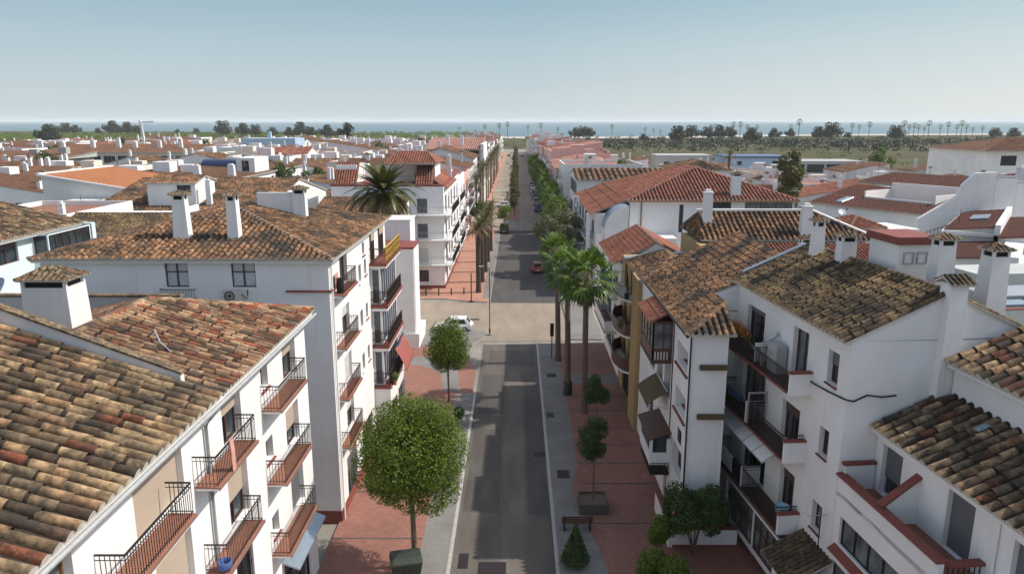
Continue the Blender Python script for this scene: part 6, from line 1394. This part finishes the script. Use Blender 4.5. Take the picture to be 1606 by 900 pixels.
# right side avenue trees
t0 = tree('avenue_tree', 'dense green avenue tree in front of the right houses', (7.3,128,.1), 8.6, 2.7, 2.6, 2600, .4, 'leaf', 'leaf_core', .16, 41, 'avenue trees before the right houses', cr_n=22, cl_r=1.0)
for i in range(1,13): copy_tree(t0, (7.4+.6*math.sin(i*1.9),128+i*12.5+2*math.sin(i*3.1),.1), i*1.1, None, (.95+.22*math.sin(i*2.1), .95+.2*math.sin(i*2.1), 1+.2*math.sin(i*4.3)))
t1 = fan_palm('avenue_fan_palm', 'bushy fan palm among the avenue trees on the right', (6.6,120,.1), 8.2, 51, 'fan palms among the right avenue trees', n=34, r=1.7, tr=.22, nb=9)
for i,(x,y) in enumerate(((6.4,135),(6.9,147),(6.6,160),(6.8,172),(7,186),(6.7,210),(6.9,234))): copy_tree(t1, (x,y,.1), i*2., None, 1.0)
tree('olive_tree', 'grey-green feathery olive-like tree beside the parked red car', (6.3,106,.1), 9.3, 3.7, 3.3, 9000, .3, 'leaf_olive', 'leaf_olive', .2, 61, cr_n=44, cl_r=.9)
tree('round_tree', 'round dark green tree beside the pink frontage house on the left', (-6.9,146,.1), 6.2, 2.2, 2.2, 2200, .34, 'leaf_dark', 'leaf_core', .14, 71, cr_n=18, cl_r=.8)
tree('round_tree', 'bright green low tree just beyond the dark green truck', (-2.6,156,.1), 4.4, 1.7, 1.5, 1500, .3, 'leaf', 'leaf_core', .1, 72, cr_n=14, cl_r=.7)
tree('poplar_tree', 'tall dusty columnar poplar among the right-hand roofs', (46,125,0), 18.4, 2.2, 6.2, 7000, .42, 'leaf_poplar', 'leaf_olive', .25, 81, cr_n=40, cl_r=.9)
date_palm('lone_palm', 'lone tall palm standing between the grey and pale blue blocks', (48.6,170,0), 14.2, 82, fl=3.2, n=34, nl=14, tr=.3)
tree('roof_terrace_tree', 'round yellow-green tree above the ribbed brown roof', (22.2,150,0), 14.6, 2.2, 1.6, 1600, .36, 'leaf_lime', 'leaf_olive', .14, 83, cr_n=14, cl_r=.7)
for lab,p,h,r in (('bushy green tree beside the porch-roof building',(-108,186,0),10,6),('green tree in front of the porch-roof building at the left',(-124,182,0),11,7),('lime green tree at the field edge on the right',(128,262,0),13,4.5),('dull green tree at the field edge beyond the terrace house',(92,300,0),9,5)):
    gt_ = tree('garden_tree', lab, p, h, r, h*.4, 3200, .6, 'leaf_lime' if 'lime' in lab else 'leaf', 'leaf_core', .25, int(abs(p[0])), cr_n=24, cl_r=r*.3)
gt0 = tree('garden_tree', 'small green garden tree among the packed town houses', (-27.2,118,0), 12.2, 2.6, 2.6, 1500, .5, 'leaf_dark', 'leaf_core', .2, 55, 'garden trees among the town houses', cr_n=18, cl_r=.9)
g3 = random.Random(9)
for i in range(46):
    yy = g3.uniform(120,430) if i < 34 else g3.uniform(120,250); xx = -g3.uniform(26,yy*.66) if i < 34 else g3.uniform(26,yy*.62)
    sc = g3.uniform(.85,1.25)*(1 if i < 34 else .72); copy_tree(gt0, (xx,yy,0), g3.uniform(0,6), None, (sc*g3.uniform(.8,1.5),sc*g3.uniform(.8,1.5),sc))
# pines / shore trees
pine0 = tree('shore_pine', 'dark rounded pine on the shore skyline', (-500,1150,0), 16, 10, 6, 1500, 1.9, 'leaf_pine', 'leaf_pine', .5, 91, 'dark pines on the shore', cr_n=22, cl_r=3.2)
def upos(u, y): return ((u-810)/1150*y*.9755+0.0, y)
first = True
for u,y,s in ((85,1300,.8),(100,1250,1.1),(115,1250,.9),(150,1280,.6),(172,1200,1.3),(182,1220,.9),(197,1200,1.2),(212,1230,.9),(275,1280,.5),(305,1300,.6),(346,1060,1.3),(378,1080,1.1),(398,1060,1.0),(425,1040,.8),(452,1020,.8),(471,1000,1.2),(488,1010,.8),(511,960,1.0),(530,1000,.7),(902,960,.8),(915,960,.9),(925,955,.8),(1010,820,.5),(1065,760,1.0),(1085,900,1.0),(1110,900,.9),(1130,900,1.0),(1145,905,.9),(1180,760,.9),(1215,900,.8),(1285,900,.9),(1305,880,1.2),(1406,860,1.0),(1560,960,.8),(1590,930,.8),(70,700,1.1),(1240,1000,.7),(1330,940,.5)):
    x, yy = upos(u, y); lab = 'dark rounded pine on the shore skyline'
    if first: pine0.location = (x,yy,0); pine0.scale = (s,s,s); first = False
    else: copy_tree(pine0, (x,yy,0), u*.37, None, s)
tree('tall_field_tree', 'tall dark ragged tree standing above the rooftops left of centre', (-118,520,0), 21, 5.5, 8, 2600, 1.1, 'leaf_pine', 'leaf_pine', .5, 95, cr_n=26, cl_r=2.2)
sp0 = fan_palm('shore_palm', 'tall thin palm on the shore skyline', (200,900,0), 14, 97, 'palms along the beach', n=26, r=2.1, tr=.28, nb=7, skirt=8)
first = True
for u,y,s in ((720,1000,.9),(745,980,.7),(760,960,1.1),(783,950,1.2),(796,960,1.3),(828,1000,1.0),(848,950,1.2),(875,960,.9),(960,930,1.1),(1012,900,.9),(1025,910,.8),(1036,905,.7),(1115,900,1.1),(1122,905,1.15),(1150,900,1.3),(1161,900,1.3),(1172,910,1.1),(1187,900,1.1),(1240,900,1.1),(1253,880,1.5),(1336,920,1.2),(1347,915,1.1),(1363,920,1.3),(1417,900,1.4),(1425,910,1.1),(1433,910,1.2),(1440,905,1.1),(1449,910,1.0),(1456,900,1.4),(1474,905,1.1),(1486,910,1.3),(1500,905,1.1),(1507,900,1.4),(1515,905,1.1),(1525,910,.9),(1540,905,1.0)):
    x, yy = upos(u, y)
    if first: sp0.location = (x,yy,0); sp0.scale = (s,s,s); first = False
    else: copy_tree(sp0, (x,yy,0), u*.31, None, s)
# orchards and hedges (uncountable)
g2 = np.random.default_rng(5)
def scatter(name, n, fx, fy, r, per, size, mats, label, hz=.7, seed=1):
    C = []
    for _ in range(n):
        x, y = fx(), fy(); 
        C.append((x, y, r*hz*.6, r*g2.uniform(.6,1.3), r*hz*g2.uniform(.7,1.2)))
    m = MB(); leaves(m, C, n*per, size, seed, 0, 1, inner=.4); o = tag(m.build(name, mats), label, None, None, 'stuff'); return o
scatter('orchard_foliage', 2600, lambda: g2.uniform(-900,-60), lambda: 450+950*g2.random()**1.3, 4.2, 22, 2.0, [M['leaf'], M['leaf_dark']], 'green orchard belt between the town and the sea')
scatter('hedge_foliage', 1250, lambda: g2.uniform(60,900), lambda: g2.choice([560,640,650,735,745,755,870])+g2.normal()*5, 4.4, 26, 1.9, [M['leaf_pine'], M['leaf_pine']], 'dark hedgerow belt behind the right fields', .8, 2)
scatter('field_scrub', 1200, lambda: g2.uniform(-280,900), lambda: g2.uniform(330,1000), 1.9, 14, 1.3, [M['leaf_olive'], M['leaf_dark']], 'low scrub scattered over the fields', .6, 3)

# ================================================================== VEHICLES & STREET FURNITURE
car('white car parked on the corner behind the pear-shaped tree', (-6.7,76.0,.02), R(90), 'paint_white')
car('dark green pickup truck loaded with greenery driving up the avenue', (-2.45,147.5,.02), 0, 'paint_green', 'pickup_truck', None, 'truck')
ld = thing('cargo_greenery', 'heap of cut greenery in the bed of the dark green pickup', 'greenery', (-2.45,146.2,1.0)); m = MB(); leaves(m,[(0,0,.45,.75,.5),(.3,-.5,.4,.6,.45),(-.3,.4,.45,.6,.5)],700,.25,4); m.build('branches',M['leaf_dark'],ld)
car('red car parked at the right kerb under the fan palms', (3.2,108,.02), 0, 'paint_red')
car('blue car parked behind the grey van on the right', (5.3,182,.02), 0, 'paint_blue')
car('grey van parked on the right of the avenue', (5.35,196,.02), 0, 'paint_silver', 'van', None, 'van')
car('white car beside a dark one on the left lane of the avenue', (-3.6,192,.02), R(90), 'paint_white')
for i,(y,p,w) in enumerate(((207,'paint_navy','navy'),(214,'paint_grey','grey'),(221,'paint_navy','second navy'),(229,'paint_silver','silver'),(243,'paint_white','white'),(255,'paint_grey','farther grey'))): car(f'{w} car in the parked line beyond the grey van', (5.3,y,.02), 0, p, 'car', 'cars parked along the right of the avenue')
lp = thing('street_lamp', 'tall thin street lamp at the near corner of the tan crossing', 'street lamp', (-2.8,74.4,.1)); m = MB(); m.tube([(0,0,0),(0,0,.6)],.09,8); m.tube([(0,0,.5),(0,0,6.9),(-.1,0,7.15),(-.7,0,7.25)],.05,8); m.build('pole',M['iron'],lp); m = MB(); m.box(-1.1,-.6,-.11,.11,7.18,7.3); m.build('lamp_head',M['zinc'],lp); m = MB(); m.box(-.22,.22,-.22,.22,0,.06); m.build('base',M['stone'],lp)
ps = thing('sign_post', 'dark slim post at the edge of the orange pavement', 'post', (-5.6,88.7,.1)); m = MB(); m.tube([(0,0,0),(0,0,3.6)],.07,8); m.build('pole',M['iron'],ps); m = MB(); m.box(-.25,.25,-.25,.25,0,.05); m.build('base',M['iron'],ps)
ps = thing('traffic_lamp', 'black lantern box on a post beside the farthest fan palm', 'lamp', (3.35,66.3,.1)); m = MB(); m.tube([(0,0,0),(0,0,2.9)],.05,8); m.build('pole',M['iron'],ps); m = MB(); m.box(-.17,.17,-.15,.15,2.2,3.4); m.lathe([(.12,0),(.12,.06)],(0,-.16,2.9),8); m.build('housing',M['black'],ps)
for i in range(5):
    bo = thing('bollard', 'short dark bollard in the row beside the corner block', 'bollard', (-13.2+i*1.6,91.2+.35*i,.1), 0, 'bollards beside the corner block'); m = MB(); m.lathe([(.09,0),(.08,.75),(.1,.78),(.1,.86),(.001,.92)],(0,0,0),8); m.build('shaft',M['iron'],bo); m = MB(); m.lathe([(.14,0),(.14,.04),(.09,.05)],(0,0,0),8); m.build('base',M['iron'],bo)
bn = thing('bench', 'dark slatted bench behind the small conifer', 'bench', (3.35,36.5,.12)); m = MB()
for i in range(4): m.box(-.85,.85,-.22+i*.12,-.13+i*.12,.42,.46)
m.build('seat',M['brown'],bn); m = MB()
for i in range(3): m.box(-.85,.85,-.27,-.24,.55+i*.12,.64+i*.12)
m.build('backrest',M['brown'],bn)
for x in (-.7,.7): m = MB(); m.box(x-.04,x+.04,-.26,.22,0,.42); m.box(x-.04,x+.04,-.3,-.271,.0,.9); m.build('leg',M['iron'],bn)
db = thing('dumpster', 'green wheeled dumpster behind the trunk of the large near tree', 'dumpster', (-5.4,32.1,.12), R(14)); db.scale = (.85,.85,.85); m = MB(); m.hexa([(-.75,-.45,.2),(.75,-.45,.2),(.75,.45,.2),(-.75,.45,.2)],[(-.9,-.58,1.15),(.9,-.58,1.15),(.9,.55,1.15),(-.9,.55,1.15)])
for i in range(5): m.box(-.7+i*.33,-.62+i*.33,-.575,-.5,.4,1.1)
m.build('body',M['binpaint'],db)
m = MB(); m.hexa([(-.92,-.6,1.16),(.92,-.6,1.16),(.92,.57,1.16),(-.92,.57,1.16)],[(-.85,-.3,1.4),(.85,-.3,1.4),(.85,.5,1.45),(-.85,.5,1.45)]); m.bar((-.8,-.66,1.12),(.8,-.66,1.12),.04); m.build('lid',M['binpaint'],db)
for x in (-.65,.65):
    for y in (-.35,.35): m = MB(); m.lathe([(.02,-.04),(.11,-.04),(.11,.04),(.02,.04)],(0,0,0),10); o = m.build('wheel',M['tyre'],db,(x,y,.11)); o.rotation_euler = (0,R(90),0)
wt = thing('crane_mast', 'white slewing mast with a horizontal arm above the hotel roof', 'mast', (-131,262,0)); m = MB(); m.tube([(0,0,0),(0,0,17)],.35,6); m.bar((0,0,17),(-.8,0,24.0),1.0,.8); m.build('mast',M['signwhite'],wt); m = MB(); m.bar((-1,0,23.2),(5.4,0,23.4),.5); m.build('arm',M['signwhite'],wt); wt.scale = (.8,.8,.93)
ht = thing('parking_canopy', 'dark flat canopy over the left lane of the avenue', 'canopy', (-4.6,205,0)); m = MB(); m.box(-2.2,2.2,-1.2,1.2,2.9,3.05); m.build('roof',M['stone'],ht); m = MB()
for x in (-2,2): m.tube([(x,0,0),(x,0,2.9)],.06,6)
m.build('posts',M['iron'],ht)

HAZE = .00008
if HAZE:
    hm = MB(); hm.box(-61000,61000,-400,91000,-2.5,60)
    ho = hm.build('haze', []); tag(ho, 'thin sea haze', None, None, 'stuff')
    m = bpy.data.materials.new('haze_air'); m.use_nodes = True; nt = m.node_tree; nt.nodes.remove(nt.nodes['Principled BSDF'])
    pv = nt.nodes.new('ShaderNodeVolumePrincipled'); pv.inputs['Color'].default_value = (.98,.99,1,1); pv.inputs['Density'].default_value = HAZE; pv.inputs['Anisotropy'].default_value = 0
    nt.links.new(pv.outputs[0], nt.nodes['Material Output'].inputs['Volume']); ho.data.materials.append(m)
# ================================================================== LIGHT, SKY, CAMERA
SUN_EL, SUN_AZ = 48, 5      # azimuth measured from +X towards +Y
SKYSTR = .14; EXPO = .42; SKYGAIN = 1/(SKYSTR*2**EXPO)
w = bpy.data.worlds.new('World'); scene.world = w; w.use_nodes = True; nt = w.node_tree
sky = nt.nodes.new('ShaderNodeTexSky'); sky.sky_type = 'NISHITA'; sky.sun_disc = False; sky.sun_elevation = R(SUN_EL); sky.sun_rotation = R(90-SUN_AZ)
sky.air_density = 1.0; sky.dust_density = 1.2; sky.ozone_density = 1.0; sky.altitude = 20
bgn = nt.nodes['Background']; bgn.inputs['Strength'].default_value = SKYSTR
tc = nt.nodes.new('ShaderNodeTexCoord'); sx = nt.nodes.new('ShaderNodeSeparateXYZ'); nt.links.new(tc.outputs['Generated'], sx.inputs[0])
low = ramp(nt, sx.outputs[2], [(0, (.68,.74,.745)), (.03, (.645,.72,.735)), (.09, (.53,.65,.70)), (.155, (.37,.535,.62)), (.4, (.09,.2,.36))])
sunny = ramp(nt, sx.outputs[0], [(0, (.86,.9,.93)), (.45, (1.08,1.05,1.03)), (.8, (1.3,1.2,1.12))]); sunny.node.color_ramp.elements[0].position = 0
lowm = mixc(nt, 1.0, low, sunny, 'MULTIPLY')
gain = nt.nodes.new('ShaderNodeVectorMath'); gain.operation = 'SCALE'; gain.inputs[3].default_value = SKYGAIN; nt.links.new(lowm, gain.inputs[0])
fz = ramp(nt, sx.outputs[2], [(.17, (0,0,0)), (.45, (1,1,1))])
hz_ = nt.nodes.new('ShaderNodeHueSaturation'); hz_.inputs['Saturation'].default_value = .66; hz_.inputs['Value'].default_value = 1.12; nt.links.new(sky.outputs[0], hz_.inputs['Color'])
nt.links.new(mixc(nt, fz, gain.outputs[0], hz_.outputs[0]), bgn.inputs[0])
sl = bpy.data.lights.new('sun', 'SUN'); sl.energy = 3.5; sl.angle = R(.5); sl.color = (1, .93, .83)
so = bpy.data.objects.new('sun', sl); COL.objects.link(so)
d = Vector((math.cos(R(SUN_EL))*math.cos(R(SUN_AZ)), math.cos(R(SUN_EL))*math.sin(R(SUN_AZ)), math.sin(R(SUN_EL))))
so.rotation_euler = d.to_track_quat('Z', 'Y').to_euler(); so.location = (60,40,80)
cam = bpy.data.cameras.new('camera'); co = bpy.data.objects.new('camera', cam); COL.objects.link(co); scene.camera = co
cam.sensor_width = 36; cam.sensor_fit = 'HORIZONTAL'; cam.lens = 1150/1606*36; cam.clip_start = .3; cam.clip_end = 150000
co.location = (0,0,22); th = math.atan(7/1150); pit = math.atan(260/1150)
co.rotation_euler = (R(90)-pit, 0, th)
vs = scene.view_settings; vs.view_transform = 'Standard'; vs.look = 'None'; vs.exposure = EXPO; vs.gamma = 1; vs.use_curve_mapping = False
scene.cycles.max_bounces = 6; scene.cycles.volume_bounces = 2; scene.cycles.diffuse_bounces = 3; scene.cycles.glossy_bounces = 3; scene.cycles.transmission_bounces = 3; scene.cycles.transparent_max_bounces = 6
scene.cycles.use_denoising = True
print('houses', HOUSES, 'objects', len(COL.objects))
